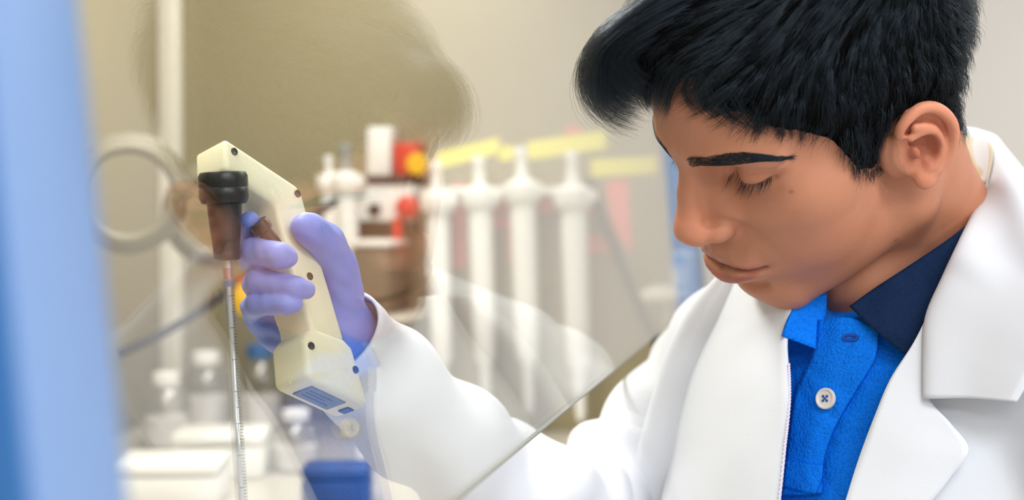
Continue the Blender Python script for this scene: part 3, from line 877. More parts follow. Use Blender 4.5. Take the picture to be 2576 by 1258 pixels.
# right sleeve below the elbow, reaching under the sash
SLV = [(1640, 1120, 1.12, .046), (1530, 1245, 1.085, .050), (1400, 1300, 1.045, .051), (1240, 1225, .99, .046), (1105, 1103, .945, .0415), (948, 960, .906, .0365), (836, 845, .874, .0335)]
cp = catmull([at(a, b, c) for a, b, c, r in SLV], 14); rp = catmull([(r,) for *_, r in SLV], 14)[:, 0]
def sleeve_geo(path, rad, seg=72):
    v, f = tube_geo(path, rad, seg, caps=False)
    n = len(path); v = v.reshape(n, seg, 3)
    c = path[:, None]; dirs = v - c; L_ = np.linalg.norm(dirs, axis=2, keepdims=True); dirs /= L_
    s = np.linspace(0, 1, n)[:, None]; th = 2 * np.pi * np.arange(seg)[None] / seg
    amp = np.interp(s, [0, .3, .55, .8, .93, 1], [.005, .0085, .0070, .0045, .0014, .0009])
    fold = np.sin(34 * s + 2.2 * np.sin(th + 1.0) + 1.2 * np.sin(2 * th)) * 0.55 + np.sin(3 * th + 9 * s + 1.3 * np.sin(14 * s)) * 0.6 + np.sin(2 * th - 16 * s) * .4
    cuff = np.interp(s, [0, .955, .962, 1], [0, 0, .0009, .0009])
    v = v + dirs * (amp * fold + cuff)[..., None]
    return v.reshape(-1, 3), f
sv, sf = sleeve_geo(cp, rp)
slv = mesh_obj('sleeve', sv, sf, M_COAT, coat)
md = slv.modifiers.new('thickness', 'SOLIDIFY'); md.thickness = .0022; md.offset = -1
# lapels and collar
def rows(*r): return list(r)
lap_l = drape('lapel', coat_sdf, rows(
    [(2347, 765, 9), (2344, 782, 9), (2340, 800, 8)], [(2300, 860, 10), (2320, 880, 9), (2337, 905, 8)],
    [(2240, 955, 11), (2290, 980, 10), (2337, 1002, 8)], [(2200, 1050, 11), (2295, 1060, 10), (2392, 1066, 10)],
    [(2172, 1125, 11), (2300, 1131, 11), (2437, 1132, 12)], [(2150, 1190, 11), (2270, 1198, 10), (2392, 1200, 10)],
    [(2128, 1262, 11), (2230, 1265, 10), (2340, 1265, 9)], [(2100, 1350, 11), (2180, 1350, 10), (2262, 1350, 9)]), M_COAT, coat, 7, .0026)
lap_r = drape('lapel', coat_sdf, rows(
    [(2010, 690, 14), (1940, 680, 12), (1865, 680, 9)], [(1990, 790, 14), (1905, 780, 13), (1815, 793, 8)], [(1978, 860, 14), (1875, 868, 13), (1768, 885, 8)],
    [(1983, 940, 14), (1860, 956, 13), (1735, 966, 8)], [(1985, 1010, 14), (1846, 1040, 12), (1708, 1068, 8)], [(1975, 1120, 13), (1832, 1148, 12), (1686, 1172, 8)],
    [(1960, 1262, 13), (1815, 1262, 11), (1666, 1262, 8)], [(1945, 1350, 13), (1800, 1350, 11), (1650, 1350, 8)]), M_COAT, coat, 7, .0026)
fp = []
for (x0, y0, x1, y1, dd) in ((1865, 680, 1812, 690, .012), (1815, 793, 1740, 772, .016), (1768, 885, 1680, 885, .02), (1735, 966, 1648, 985, .022), (1708, 1068, 1622, 1076, .024), (1686, 1172, 1594, 1180, .026), (1666, 1262, 1572, 1262, .026), (1650, 1350, 1550, 1350, .026)):
    a = surf_hit(coat_sdf, [(x0 + 14, y0)], 5.0)[0]; da = np.dot(a - CAM_LOC, CF)
    fp.append([a, at((x0 + x1) / 2, (y0 + y1) / 2, da + dd * .3), at(x1, y1, da + dd), at(x1 + 24, y1 + 4, da + dd + .035)])
patch_obj('front_panel', np.array(fp), M_COAT, coat, 7, .0024)
collar = drape('collar', coat_sdf, rows(
    [(2424, 470, 0, 1.03), (2412, 330, 0, 1.06), (2432, 350, 0, 1.085), (2450, 440, 0, 1.11)],
    [(2452, 480, 0, 1.005), (2460, 338, 0, 1.035), (2500, 365, 0, 1.06), (2560, 480, 0, 1.07)],
    [(2468, 505, 0, .975), (2501, 368, 0, .985), (2548, 402, 0, .985), (2680, 560, 0, .96)],
    [(2452, 560, 0, .955), (2477, 493, 0, .948), (2580, 560, 10), (2720, 680, 7)],
    [(2422, 640, 2), (2429, 600, 13), (2550, 680, 11), (2690, 790, 8)],
    [(2378, 730, 2), (2385, 695, 13), (2500, 780, 12), (2640, 870, 9)],
    [(2335, 820, 4), (2342, 800, 13), (2455, 880, 13), (2600, 935, 10)],
    [(2331, 905, 6), (2337, 900, 14), (2446, 945, 14), (2576, 978, 12)],
    [(2330, 1000, 8), (2337, 1003, 14), (2440, 1002, 15), (2556, 1011, 14)]), M_COAT, coat, 7, .0028)
M_LINING_SHADE = add_variation(principled('shaded_lining', srgb(206, 192, 166), .85), 90, .05)  # beige puts the shade inside the white collar into the cloth colour
patch_obj('collar_lining', np.array([[at(2420, 476, 1.024), at(2418, 410, 1.035), at(2413, 340, 1.05)], [at(2450, 486, .998), at(2456, 420, 1.01), at(2462, 350, 1.026)],
    [at(2470, 508, .968), at(2482, 445, .972), at(2496, 378, .978)], [at(2456, 560, .95), at(2464, 530, .948), at(2474, 500, .944)]]), M_LINING_SHADE, coat, 6, .001)
tg_ = patch_obj('collar_tag', np.array([[at(2458, 462, .99), at(2462, 440, .992)], [at(2480, 478, .968), at(2486, 455, .970)]]), principled('white_woven_tag', srgb(222, 222, 206), .8), coat, 4, .001)
# polo collar, placket, button
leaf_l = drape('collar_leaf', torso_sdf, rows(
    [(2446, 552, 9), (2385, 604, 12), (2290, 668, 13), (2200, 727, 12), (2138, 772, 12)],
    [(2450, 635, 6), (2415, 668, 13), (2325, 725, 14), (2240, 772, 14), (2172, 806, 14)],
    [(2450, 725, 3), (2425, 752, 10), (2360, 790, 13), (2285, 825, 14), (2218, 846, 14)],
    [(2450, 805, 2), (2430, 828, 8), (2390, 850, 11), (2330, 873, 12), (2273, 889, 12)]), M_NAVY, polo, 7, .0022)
leaf_l['label'] = 'navy ribbed collar leaf'
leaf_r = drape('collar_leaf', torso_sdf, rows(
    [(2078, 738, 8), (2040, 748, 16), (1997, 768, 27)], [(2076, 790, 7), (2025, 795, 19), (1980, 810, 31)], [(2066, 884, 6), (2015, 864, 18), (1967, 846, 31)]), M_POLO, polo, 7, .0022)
plk = drape('placket', torso_sdf, rows(
    [(2058, 806, 11), (2135, 800, 11), (2211, 826, 9)], [(2049, 885, 9), (2125, 890, 9), (2200, 905, 7)], [(2006, 980, 8), (2080, 985, 8), (2152, 985, 6.5)],
    [(1986, 1100, 8), (2045, 1090, 8), (2101, 1075, 6)], [(1974, 1205, 7), (2022, 1185, 7), (2071, 1162, 6)], [(1968, 1245, 7), (2015, 1245, 7), (2068, 1240, 6)]), M_POLO, polo, 7, .0024)
box_st = drape('placket_end', torso_sdf, rows(
    [(1978, 1160, 8.6), (2025, 1166, 8.6), (2070, 1172, 8.2)], [(1974, 1195, 8.8), (2020, 1203, 8.8), (2066, 1210, 8.2)], [(1972, 1222, 8.4), (2010, 1234, 8.4), (2052, 1242, 8)]), M_POLO, polo, 6, .002)
edge = surf_hit(coat_sdf, [(1984, 915), (1986, 960), (1986, 1010), (1981, 1070), (1975, 1120), (1968, 1190), (1960, 1262), (1952, 1310)], 14.2)
ep = catmull(edge, 26)
ep = ep + CR * (0.0003 * np.sin(np.arange(len(ep)) * 1.57))[:, None]
sq = tube('edge_stitching', ep, .0008, principled('pale_lilac_thread', srgb(214, 208, 226), .8), lap_r, 6)
def disc_frame(fn, px, py, off):
    """place and outward direction on a garment"""
    a, b, c = surf_hit(fn, [(px, py), (px + 16, py), (px, py + 16)], off)
    n = np.cross(c - a, b - a); n /= np.linalg.norm(n)
    if np.dot(n, CAM_LOC - a) < 0: n = -n
    u = (b - a) / np.linalg.norm(b - a); u -= n * np.dot(u, n); u /= np.linalg.norm(u)
    return frame_mtx(a, u, np.cross(n, u), n)
M_BTN = add_variation(principled('pearl_button', srgb(214, 208, 202), 0.25), 300, .06)
def button(parent, mtx, R, mat, thread):
    b = lathe('button', [(0, -.0006), (R, -.0006), (R, .0008), (R * .94, .0014), (R * .80, .0014), (R * .72, .0008), (0, .0007)], mat, parent, mtx, 40)
    for sx, sy in ((1, 1), (1, -1), (-1, 1), (-1, -1)):
        h = lathe('hole', [(0, .0009), (R * .13, .0009), (R * .13, .0011), (0, .0011)], thread, b, mtx @ Matrix.Translation((sx * R * .2, sy * R * .2, 0)), 12)
    for sg in (1, -1):
        box('thread', (-R * .26, -R * .05, .0008), (R * .26, R * .05, .0013), thread, b, 0.0002, mtx @ Matrix.Rotation(sg * math.pi / 4, 4, 'Z'))
    return b
bt = button(polo, disc_frame(torso_sdf, 2077, 1003, 10.2), .0068, M_BTN, principled('blue_thread', srgb(20, 70, 150), .8))
bt['label'] = 'pearl white shirt button'
bh = disc_frame(torso_sdf, 2140, 850, 10.6)
ring = [bh @ Vector((.0048 * math.cos(a), .0016 * math.sin(a), .0004)) for a in np.linspace(0, 2 * math.pi, 25)]
tube('buttonhole', np.array([tuple(q) for q in ring]), .0011, principled('deep_blue_stitch', srgb(4, 70, 160), .8), plk, 6)
# ------------------------------------------------------------------ pipette controller, serological pipette, gloved hand
S_ = 1.0 / 4209.0
def cam_vec(x, y, z): return CR * x + CU * y - CF * z      # x right, y up, z towards the camera
E1 = cam_vec(-46.3, 33.8, 46.7); E2 = cam_vec(40.4, -128.3, 17.7); E3 = cam_vec(-20.2, -8.3, -14.0)
E3 /= np.linalg.norm(E3); N_MAIN = np.cross(E1, E2); N_MAIN /= np.linalg.norm(N_MAIN)
if np.dot(N_MAIN, CF) > 0: N_MAIN = -N_MAIN                # faces the camera
EX = -N_MAIN                                               # thickness direction, away from the visible flank
B0 = at(760, 490, 0.85)
THK = 0.027
def on_main(px, py, dz=0.0): return on_plane(px, py, B0 + N_MAIN * dz, N_MAIN)
M_CREAM = add_variation(principled('cream_plastic', srgb(243, 237, 202), 0.42), 20, .02)
M_BLACK = principled('black_rubber', srgb(30, 30, 30), 0.35)
M_DARK = principled('dark_metal', srgb(70, 66, 58), 0.4, Metallic=0.6)
ctl = empty('pipette_controller', on_main(800, 700))
tag(ctl, 'cream plastic pipette controller held upright in the gloved hand', 'pipette controller')
def prism(name, pix, depth0, depth1, mat, parent, bevel=0.004, seg=3):
    """outline traced on the flank plane, extruded through the thickness"""
    a = [on_main(x, y) + EX * depth0 for x, y in pix]; n = len(a)
    b = [q + EX * (depth1 - depth0) for q in a]
    bm = bmesh.new()
    va = [bm.verts.new(V(q)) for q in a]; vb = [bm.verts.new(V(q)) for q in b]
    bm.faces.new(va); bm.faces.new(vb[::-1])
    for i in range(n):
        j = (i + 1) % n; bm.faces.new((va[j], va[i], vb[i], vb[j]))
    bmesh.ops.recalc_face_normals(bm, faces=bm.faces[:])
    if bevel > 0:
        es = [e for e in bm.edges if e.calc_face_angle(0) > math.radians(25)]
        bmesh.ops.bevel(bm, geom=es, offset=bevel, segments=seg, profile=0.5, affect='EDGES', clamp_overlap=True)
    bmesh.ops.triangulate(bm, faces=[f for f in bm.faces if len(f.verts) > 4])
    return bm_obj(name, bm, mat, parent, smooth=True, auto=30)
# head arm and handle in one moulded shell, base block below
shell = prism('shell', [(566, 344), (750, 466), (764, 492), (806, 642), (838, 748), (871, 862), (788, 862), (779, 806), (741, 700), (717, 605), (695, 512), (569, 428)], 0, THK, M_CREAM, ctl, 0.0035)
base = prism('base', [(788, 820), (763, 848), (773, 950), (931, 1025), (888, 873), (866, 850)], -0.0006, THK + .0012, M_CREAM, ctl, 0.0045)
# moulding seam
seam = prism('seam', [(765.5, 850), (774, 948), (775, 948), (766.5, 850)], THK * .52, THK * .55, M_CREAM, base, 0)
for (x, y) in ((590, 381), (749, 487), (780, 695), (784, 870), (895, 930)):
    c = on_main(x, y, .0009 if y > 820 else .0003); u = E1 / np.linalg.norm(E1); m = frame_mtx(c, u, np.cross(N_MAIN, u), N_MAIN)
    sc = lathe('screw', [(0, .0001), (.0016, .0002), (.0022, .0004), (.0024, 0), (.0024, -.001)], M_DARK, ctl, m, 20)
# label and blue square on the underside of the base
bl, br = on_main(773, 950), on_main(931, 1025); ub = (br - bl) / np.linalg.norm(br - bl)
nb = np.cross(ub, EX); nb /= np.linalg.norm(nb)
if np.dot(nb, E2) < 0: nb = -nb
LB = np.linalg.norm(br - bl)
def under(a, b, lift): return bl + ub * (a * LB) + EX * (b * THK) + nb * lift
M_LABEL = add_variation(principled('grey_blue_label', srgb(104, 118, 126), 0.4), 140, .25)
M_BLUESQ = principled('blue_mark', srgb(14, 44, 98), 0.4)
def slab(name, quad, t, n, mat, parent):
    bm = bmesh.new(); v = [bm.verts.new(V(q)) for q in quad]; w = [bm.verts.new(V(q + n * t)) for q in quad]
    bm.faces.new(v); bm.faces.new(w)
    for i in range(4): bm.faces.new((v[i], v[(i + 1) % 4], w[(i + 1) % 4], w[i]))
    bmesh.ops.recalc_face_normals(bm, faces=bm.faces[:])
    return bm_obj(name, bm, mat, parent)
lab = slab('label', [under(.18, .22, .0002), under(.72, .22, .0002), under(.72, .80, .0002), under(.18, .80, .0002)], .0005, nb, M_LABEL, base)
lab['label'] = 'grey blue printed label on the underside'
for k, w in enumerate((.40, .30, .34)):      # faint printed lines
    slab('print_line', [under(.24, .62 - k * .13, .0007), under(.24 + w, .62 - k * .13, .0007), under(.24 + w, .655 - k * .13, .0007), under(.24, .655 - k * .13, .0007)], .0001, nb, principled('label_ink', srgb(84, 90, 104), .5), lab)
slab('blue_mark', [under(.83, .36, .0002), under(.93, .36, .0002), under(.93, .66, .0002), under(.83, .66, .0002)], .0005, nb, M_BLUESQ, base)
# nose cone
NZ0 = at(561, 452, 0.806); NZ1 = at(571, 655, 0.806)
za = (NZ1 - NZ0) / np.linalg.norm(NZ1 - NZ0); xa = np.cross(za, CF); xa /= np.linalg.norm(xa)
NM = frame_mtx(NZ0, xa, np.cross(za, xa), za)
LN = np.linalg.norm(NZ1 - NZ0)
lathe('nose_collar', [(0, -.004), (.0128, -.004), (.0140, -.002), (.0140, .004), (.0134, .0048), (.0140, .0056), (.0140, .0105), (.0125, .0135), (.0100, .0142), (0, .0142)], M_BLACK, ctl, NM, 48)
lathe('nose_cone', [(0, .012), (.0098, .012), (.0096, .018), (.0074, LN - .005), (.0076, LN - .004), (.0076, LN - .001), (.0066, LN), (.0036, LN), (.0034, LN - .006), (0, LN - .006)], M_BLACK, ctl, NM, 40)
# finger buttons on the grip
for (x, y, l) in ((664, 580, .016),):
    c = at(x, y, .818); d = at(x - 30, y - 18, .80) - at(x, y, .80); d = d - N_MAIN * np.dot(d, N_MAIN); d /= np.linalg.norm(d)
    u = np.cross(d, CF); u /= np.linalg.norm(u)
    lathe('trigger_button', [(0, -l * .9), (.0045, -l * .9), (.0045, -.001), (.0058, 0), (.0062, .003), (.0056, .0062), (0, .0066)], M_BLACK, ctl, frame_mtx(c, u, np.cross(d, u), d), 24)
# serological pipette
pip = empty('serological_pipette', at(608, 1300, .806))
tag(pip, 'clear graduated serological pipette hanging from the black nose cone', 'pipette')
P0 = NZ1 - za * .006; P1 = at(612, 1330, 0.803); pd = (P1 - P0); PL = np.linalg.norm(pd); pd /= PL
px_ = np.cross(pd, CF); px_ /= np.linalg.norm(px_); PM = frame_mtx(P0, px_, np.cross(pd, px_), pd)
M_TUBE = clear_sheet('clear_polystyrene', (0.93, 0.935, 0.94, 1), 0.12, 0.04)
M_INK = principled('graduation_ink', srgb(72, 72, 84), .6)
M_BAND = principled('blue_band', srgb(90, 120, 190), .5)
M_PINK = principled('pink_filter', srgb(232, 150, 140), .8)
M_COTTON = principled('white_plug', srgb(236, 232, 228), .9)
R_ = .0032
lathe('tube', [(R_ * .82, 0), (R_, 0), (R_, PL * .62), (R_ * 1.12, PL * .625), (R_ * 1.12, PL)], M_TUBE, pip, PM, 28)
lathe('inner_wall', [(R_ * .70, 0), (R_ * .70, PL)], M_TUBE, pip, PM, 24)
lathe('plug', [(0, .006), (R_ * .66, .006), (R_ * .66, .0105), (0, .0105)], M_COTTON, pip, PM, 20)
pk = lathe('filter', [(0, .0105), (R_ * .68, .0105), (R_ * .68, .0165), (0, .0165)], M_PINK, pip, PM, 20); pk['label'] = 'pink filter plug'
for z in (.0178, .0192):
    lathe('band', [(R_ * 1.01, z), (R_ * 1.03, z), (R_ * 1.03, z + .0007), (R_ * 1.01, z + .0007)], M_BAND, pip, PM, 28)
st_ = lathe('highlight_streak', [(0, .021), (R_ * .36, .021), (R_ * .40, PL), (0, PL)], principled('white_highlight', srgb(240, 240, 240), .3), pip, PM, 16)  # solid white core put in to imitate the highlight along the tube
st_['label'] = 'white streak imitating the highlight along the tube'
nf = -CF - pd * np.dot(-CF, pd); nf /= np.linalg.norm(nf); rt = np.cross(nf, pd); rt *= np.sign(np.dot(rt, CR))
bm = bmesh.new(); k = 0; z = .026
while z < PL - .004 and k < 100:
    rr = R_ * (1.03 if z < PL * .62 else 1.15)
    a0, a1 = (0.05, 1.25) if k % 10 == 0 else ((0.45, 1.25) if k % 5 == 0 else (0.65, 1.2))
    q = [P0 + pd * z + rr * (math.cos(a) * nf + math.sin(a) * rt) for a in np.linspace(a0, a1, 6)]
    v0 = [bm.verts.new(V(x)) for x in q]; v1 = [bm.verts.new(V(x + pd * .0004)) for x in q]
    for i in range(5): bm.faces.new((v0[i], v0[i + 1], v1[i + 1], v1[i]))
    z += .0018; k += 1
gm = bm_obj('graduation_marks', bm, M_INK, pip); gm['kind'] = 'stuff'

# gloved right hand
HO = at(740, 700, .865)
def gp(x, y, d): return ((at(x, y, d) - HO) * 1000.0).astype(np.float32)
FING = {
    'index': ([(712, 632, .888), (645, 616, .864), (619, 594, .838), (628, 555, .818)], [10.5, 8.8, 7.8, 5.6]),
    'middle': ([(722, 672, .890), (634, 648, .862), (640, 634, .816), (704, 643, .804), (722, 648, .806)], [10.8, 8.6, 8.3, 7.6, 6.2]),
    'ring': ([(728, 726, .890), (645, 714, .862), (652, 707, .816), (744, 725, .804), (771, 730, .808)], [10.6, 8.4, 7.9, 6.8, 5.2]),
    'little': ([(728, 780, .885), (640, 776, .858), (648, 765, .816), (722, 766, .802), (741, 766, .802)], [10, 8.2, 7.0, 5.8, 4.6]),
}
THUMB = ([(848, 820, .874), (854, 735, .867), (846, 670, .858), (818, 610, .845), (780, 577, .831), (763, 569, .828)], [16.5, 12.6, 10.8, 9.6, 7.6, 6.0])
def glove_sdf(p):
    d = None
    for pts, rs in FING.values():
        q = [gp(*a) for a in pts]; e = s_chain(p, q, rs, 1.5)
        d = e if d is None else smin(d, e, 1.2)
    palm = s_chain(p, [gp(720, 660, .905), gp(745, 760, .900), gp(790, 830, .885)], [15, 19, 22], 6)
    palm = smin(palm, s_chain(p, [gp(770, 650, .905), gp(810, 760, .897), gp(840, 830, .882)], [16, 20, 24], 6), 12)
    d = smin(d, palm, 7)
    d = smin(d, s_chain(p, [gp(655, 768, .872), gp(668, 800, .872), gp(718, 838, .872), gp(800, 850, .880)], [10.5, 13, 15, 20]), 5)     # heel of the hand
    t = s_chain(p, [gp(*a) for a in THUMB[0]], THUMB[1], 10)
    d = smin(d, t, 7)
    d = smin(d, s_cap(p, gp(825, 835, .880), gp(905, 915, .892), 22, 23), 12)
    # thin rubber wrinkles on the heel and at the joints
    w = np.exp(-0.5 * (s_sph(p, gp(690, 825, .86), 0) / 16) ** 2)
    d = d - w * 1.0 * np.sin((p @ np.array([0.25, 0.1, 0.62])) + 1.2 * np.sin(p[:, 0] * .2))
    d = d - 0.22 * np.sin(p @ np.array([.35, .2, .5])) * np.sin(p @ np.array([-.3, .4, .2]))
    return d
gv, gf = mesh_sdf(glove_sdf, gp(740, 700, .865) - 85, gp(740, 700, .865) + 85, 1.3, 5)
M_GLOVE = add_variation(principled('blue_nitrile', srgb(134, 152, 236), 0.5), 30, .06, .12, 500)
glove = mesh_obj('glove', HO + gv / 1000.0, gf, M_GLOVE, person)
glove['label'] = 'blue violet nitrile glove gripping the controller'
# ------------------------------------------------------------------ things inside the cabinet
WALL_Y = FAR_Y
def wp(px, py, off=0.0):
    """place on the cabinet's far side panel, off metres in front of it"""
    return on_plane(px, py, (0, WALL_Y - off, 0), np.array([0, 1.0, 0]))
M_WHITE = add_variation(principled('white_plastic', srgb(236, 234, 228), 0.4), 30, .02)
M_GREY = principled('grey_plastic', srgb(150, 150, 148), 0.5)
M_YTAPE = principled('yellow_tape', srgb(232, 224, 92), 0.6)
M_PTAPE = principled('pink_paper', srgb(236, 128, 118), 0.7)
M_RED = principled('red_plastic', srgb(205, 50, 30), 0.45)
M_YEL = principled('yellow_plastic', srgb(238, 186, 20), 0.4)
M_NAVYP = principled('dark_blue_plastic', srgb(40, 66, 120), 0.4)
M_CABLE = principled('black_cable', srgb(24, 24, 26), 0.45)
# micropipettes hanging on the rack
def micropipette(top_px, top_py, body_bot, label, size=1.0, cap=M_WHITE, tagc=None, off=.055):
    a = wp(top_px, top_py, off); b = wp(top_px + (body_bot - top_py) * .03, body_bot, off)
    z = (b - a); L = np.linalg.norm(z); z /= L; x = np.cross(z, [0, 1.0, 0]); x /= np.linalg.norm(x)
    m = frame_mtx(a, x, np.cross(z, x), z)
    t = empty('micropipette', b)
    tag(t, label, 'micropipette', 'micropipettes on the rack')
    s = size
    lathe('plunger', [(0, 0), (.0075 * s, 0), (.009 * s, .003), (.009 * s, .010), (.0075 * s, .014), (.0085 * s, .034 * s), (.012 * s, .045 * s)], cap, t, m, 20)
    hd = lathe('head', [(.012 * s, .042 * s), (.026 * s, .050 * s), (.027 * s, .062 * s), (.024 * s, .072 * s), (.017 * s, .078 * s)], M_WHITE, t, m, 24)
    bm = bmesh.new(); add_box(bm, (-.004, -.012 * s, .052 * s), (.031 * s, .012 * s, .066 * s), .004, 2, m); bm_obj('finger_hook', bm, M_WHITE, t, True, 35)
    lathe('barrel', [(.016 * s, .076 * s), (.0175 * s, .09 * s), (.0165 * s, L * .62), (.015 * s, L * .78), (.008 * s, L * .82), (.0065 * s, L * .97), (.0035, L), (0, L)], M_WHITE, t, m, 24)
    if tagc is not None:
        bm = bmesh.new(); add_box(bm, (-.012, -.0205 * s, .098 * s), (.006, -.0165 * s, .125 * s), .001, 1, m)
        o = bm_obj('sticker', bm, tagc, t); o['label'] = 'small yellow sticker'
    return t
micropipette(1205, 392, 1040, 'white micropipette with yellow sticker, left of the row over the mirrored shoulder', 1.0, tagc=M_YTAPE)
micropipette(1312, 370, 1040, 'plain white micropipette, middle of the three under the yellow tapes', 1.05)
micropipette(1440, 380, 1060, 'white micropipette nearest the drooping grey cable, rightmost on the rack', 1.08, tagc=M_YTAPE)
micropipette(1097, 405, 1040, 'white micropipette beside the red and yellow box, overlapped by the mirrored face', 1.0)
micropipette(868, 362, 880, 'white micropipette with grey tip cap, behind the thumb', .95, cap=M_GREY)
micropipette(826, 392, 760, 'short white micropipette, leftmost on the rack, beside the cable plug', .7)
# rack
rk = empty('pipette_rack', wp(1190, 620, .03))
tag(rk, 'white pipette rack bracket with a black knob, left of the hanging pipettes', 'pipette rack')
def wall_box(name, x0, y0, x1, y1, d0, d1, mat, parent, bevel=.003):
    a = wp(x0, y0, 0); b = wp(x1, y1, 0)
    return box(name, (min(a[0], b[0]), WALL_Y - d1, min(a[2], b[2])), (max(a[0], b[0]), WALL_Y - d0, max(a[2], b[2])), mat, parent, bevel)
wall_box('bracket', 905, 462, 1062, 556, .0, .045, M_WHITE, rk, .006)
wall_box('rail', 1060, 470, 1490, 492, .006, .03, M_WHITE, rk)
wall_box('clip', 820, 440, 925, 465, .0, .04, M_WHITE, rk)
wall_box('top_strip', 932, 444, 1052, 462, .0, .05, principled('dark_strip', srgb(60, 44, 40), .5), rk)
c = wp(942, 528, .05); lathe('knob', [(0, -.004), (.009, -.004), (.009, .006), (.006, .010), (0, .011)], M_CABLE, rk, frame_mtx(c, (1, 0, 0), (0, 0, 1), (0, -1, 0)), 20)
# white card box, red and yellow box
cb = wall_box('card_box', 946, 322, 1006, 444, .004, .045, M_WHITE, None, .004)
tag(cb, 'upright white card box standing on the pipette rack', 'box')
rb = empty('reagent_box', wp(1040, 440, .03)); tag(rb, 'small red box with a yellow round mark beside the white card box', 'box')
wall_box('carton', 1013, 362, 1072, 442, .004, .045, M_RED, rb)
c = wp(1050, 412, .047); lathe('round_mark', [(0, -.001), (.0155, -.001), (.0165, .001), (.0155, .0035), (0, .004)], M_YEL, rb, frame_mtx(c, (1, 0, 0), (0, 0, 1), (0, -1, 0)), 24)
rc = empty('red_clamp', wp(1030, 560, .05)); tag(rc, 'red plastic clamp with a black grip below the pipette rack', 'clamp')
c = wp(1026, 522, .06); lathe('jaw', [(0, -.010), (.014, -.010), (.0165, -.004), (.0165, .006), (.010, .012), (0, .013)], M_RED, rc, frame_mtx(c, (1, 0, 0), (0, 0, 1), (0, -1, 0)), 20)
wall_box('grip', 1040, 498, 1068, 542, .04, .07, M_CABLE, rc)
wall_box('stem', 1018, 545, 1040, 640, .045, .06, M_RED, rc)
# tapes and notes stuck on the panel
def sticker(name, quad, mat, label, cat, group=None, t=.0006):
    P = [wp(x, y, .0) for x, y in quad]; n = np.array([0, -1.0, 0])
    bm = bmesh.new(); k = len(P)
    v = [bm.verts.new(V(q + n * .0004)) for q in P]; w = [bm.verts.new(V(q + n * (.0004 + t))) for q in P]
    bm.faces.new(v); bm.faces.new(w)
    for i in range(k): bm.faces.new((v[i], v[(i + 1) % k], w[(i + 1) % k], w[i]))
    bmesh.ops.recalc_face_normals(bm, faces=bm.faces[:])
    return tag(bm_obj(name, bm, mat, None), label, cat, group)
G1_, G2_ = 'yellow tapes on the cabinet panel', 'pink notes on the cabinet panel'
sticker('tape_strip', [(1100, 384), (1256, 346), (1262, 384), (1100, 426)], M_YTAPE, 'yellow tape strip slanting up, leftmost, beside the red box', 'tape', G1_)
sticker('tape_strip', [(1256, 368), (1294, 366), (1294, 402), (1256, 404)], M_YTAPE, 'short square piece of yellow tape joined to the left strip', 'tape', G1_)
sticker('tape_strip', [(1328, 356), (1524, 328), (1528, 374), (1330, 402)], M_YTAPE, 'long yellow tape strip slanting up, above the plain micropipette', 'tape', G1_)
sticker('tape_strip', [(1488, 402), (1656, 392), (1656, 436), (1490, 446)], M_YTAPE, 'level yellow tape strip nearest the face', 'tape', G1_)
pinks = [([(1140, 462), (1172, 462), (1172, 672), (1142, 672)], 'tall narrow pink note left of the stickered micropipette'),
         ([(1112, 492), (1140, 486), (1140, 534), (1114, 536)], 'small pink note touching the tall narrow one on its left'),
         ([(1238, 482), (1286, 480), (1286, 536), (1240, 538)], 'square pink note between the two left micropipettes, upper one'),
         ([(1238, 544), (1290, 542), (1296, 660), (1282, 664), (1276, 578), (1240, 578)], 'ragged pink note between the two left micropipettes, lower one'),
         ([(1356, 494), (1402, 492), (1402, 536), (1358, 538)], 'small pink note between the plain and the rightmost micropipette'),
         ([(1474, 502), (1512, 520), (1514, 546), (1478, 540)], 'small slanted pink note right of the rightmost micropipette'),
         ([(1470, 592), (1552, 588), (1554, 634), (1472, 638)], 'wide pink note low down by the grey cable'),
         ([(1528, 456), (1582, 452), (1592, 640), (1560, 600), (1540, 560)], 'pale pink note under the level yellow tape'),
         ([(1424, 322), (1462, 320), (1462, 334), (1424, 336)], 'scrap of pink paper above the long yellow tape')]
for q, l in pinks: sticker('paper_note', q, M_PTAPE, l, 'paper note', G2_)
# cables
cab1 = tube('cable', catmull([wp(1482, 455, .02), wp(1506, 520, .012), wp(1562, 660, .02), wp(1640, 840, .03), wp(1690, 930, .03), wp(1760, 1060, .03)], 10), .0062, M_CABLE, None, 10)
tag(cab1, 'black cable drooping from the rack past the bottom edge of the glass', 'cable')
cab2 = empty('power_cord', wp(850, 505, .07)); tag(cab2, 'thin black cord with a blue plug running slantwise behind the hand', 'cord')
tube('cord', catmull([at(300, 890, 1.62), at(420, 833, 1.68), at(560, 742, 1.75), at(700, 622, 1.82), at(790, 545, 1.88), at(842, 508, 1.93)], 8), .0055, M_CABLE, cab2, 8)
wall_box('plug', 842, 482, 866, 528, .03, .06, M_NAVYP, cab2, .004)
# cabinet items under the rack
dk = empty('grey_tub', wp(988, 760, .1)); tag(dk, 'brownish grey open tub on the cabinet shelf below the rack', 'tub')
M_TUB = principled('brown_grey_plastic', srgb(118, 108, 86), .5)
wall_box('tub_body', 948, 612, 1040, 740, .02, .12, M_TUB, dk, .008)
wall_box('rim', 942, 598, 1046, 614, .015, .125, M_WHITE, dk, .004)
wall_box('foot', 955, 740, 1032, 775, .03, .11, M_TUB, dk, .004)
sh = empty('wall_shelf', wp(1000, 790, .1)); tag(sh, 'narrow tan shelf on the far panel carrying the grey tub', 'shelf')
wall_box('board', 880, 775, 1090, 790, .0, .14, M_STRIP, sh, .003)
wall_box('bracket', 985, 790, 1000, 830, .0, .10, M_STRIP, sh, .003)
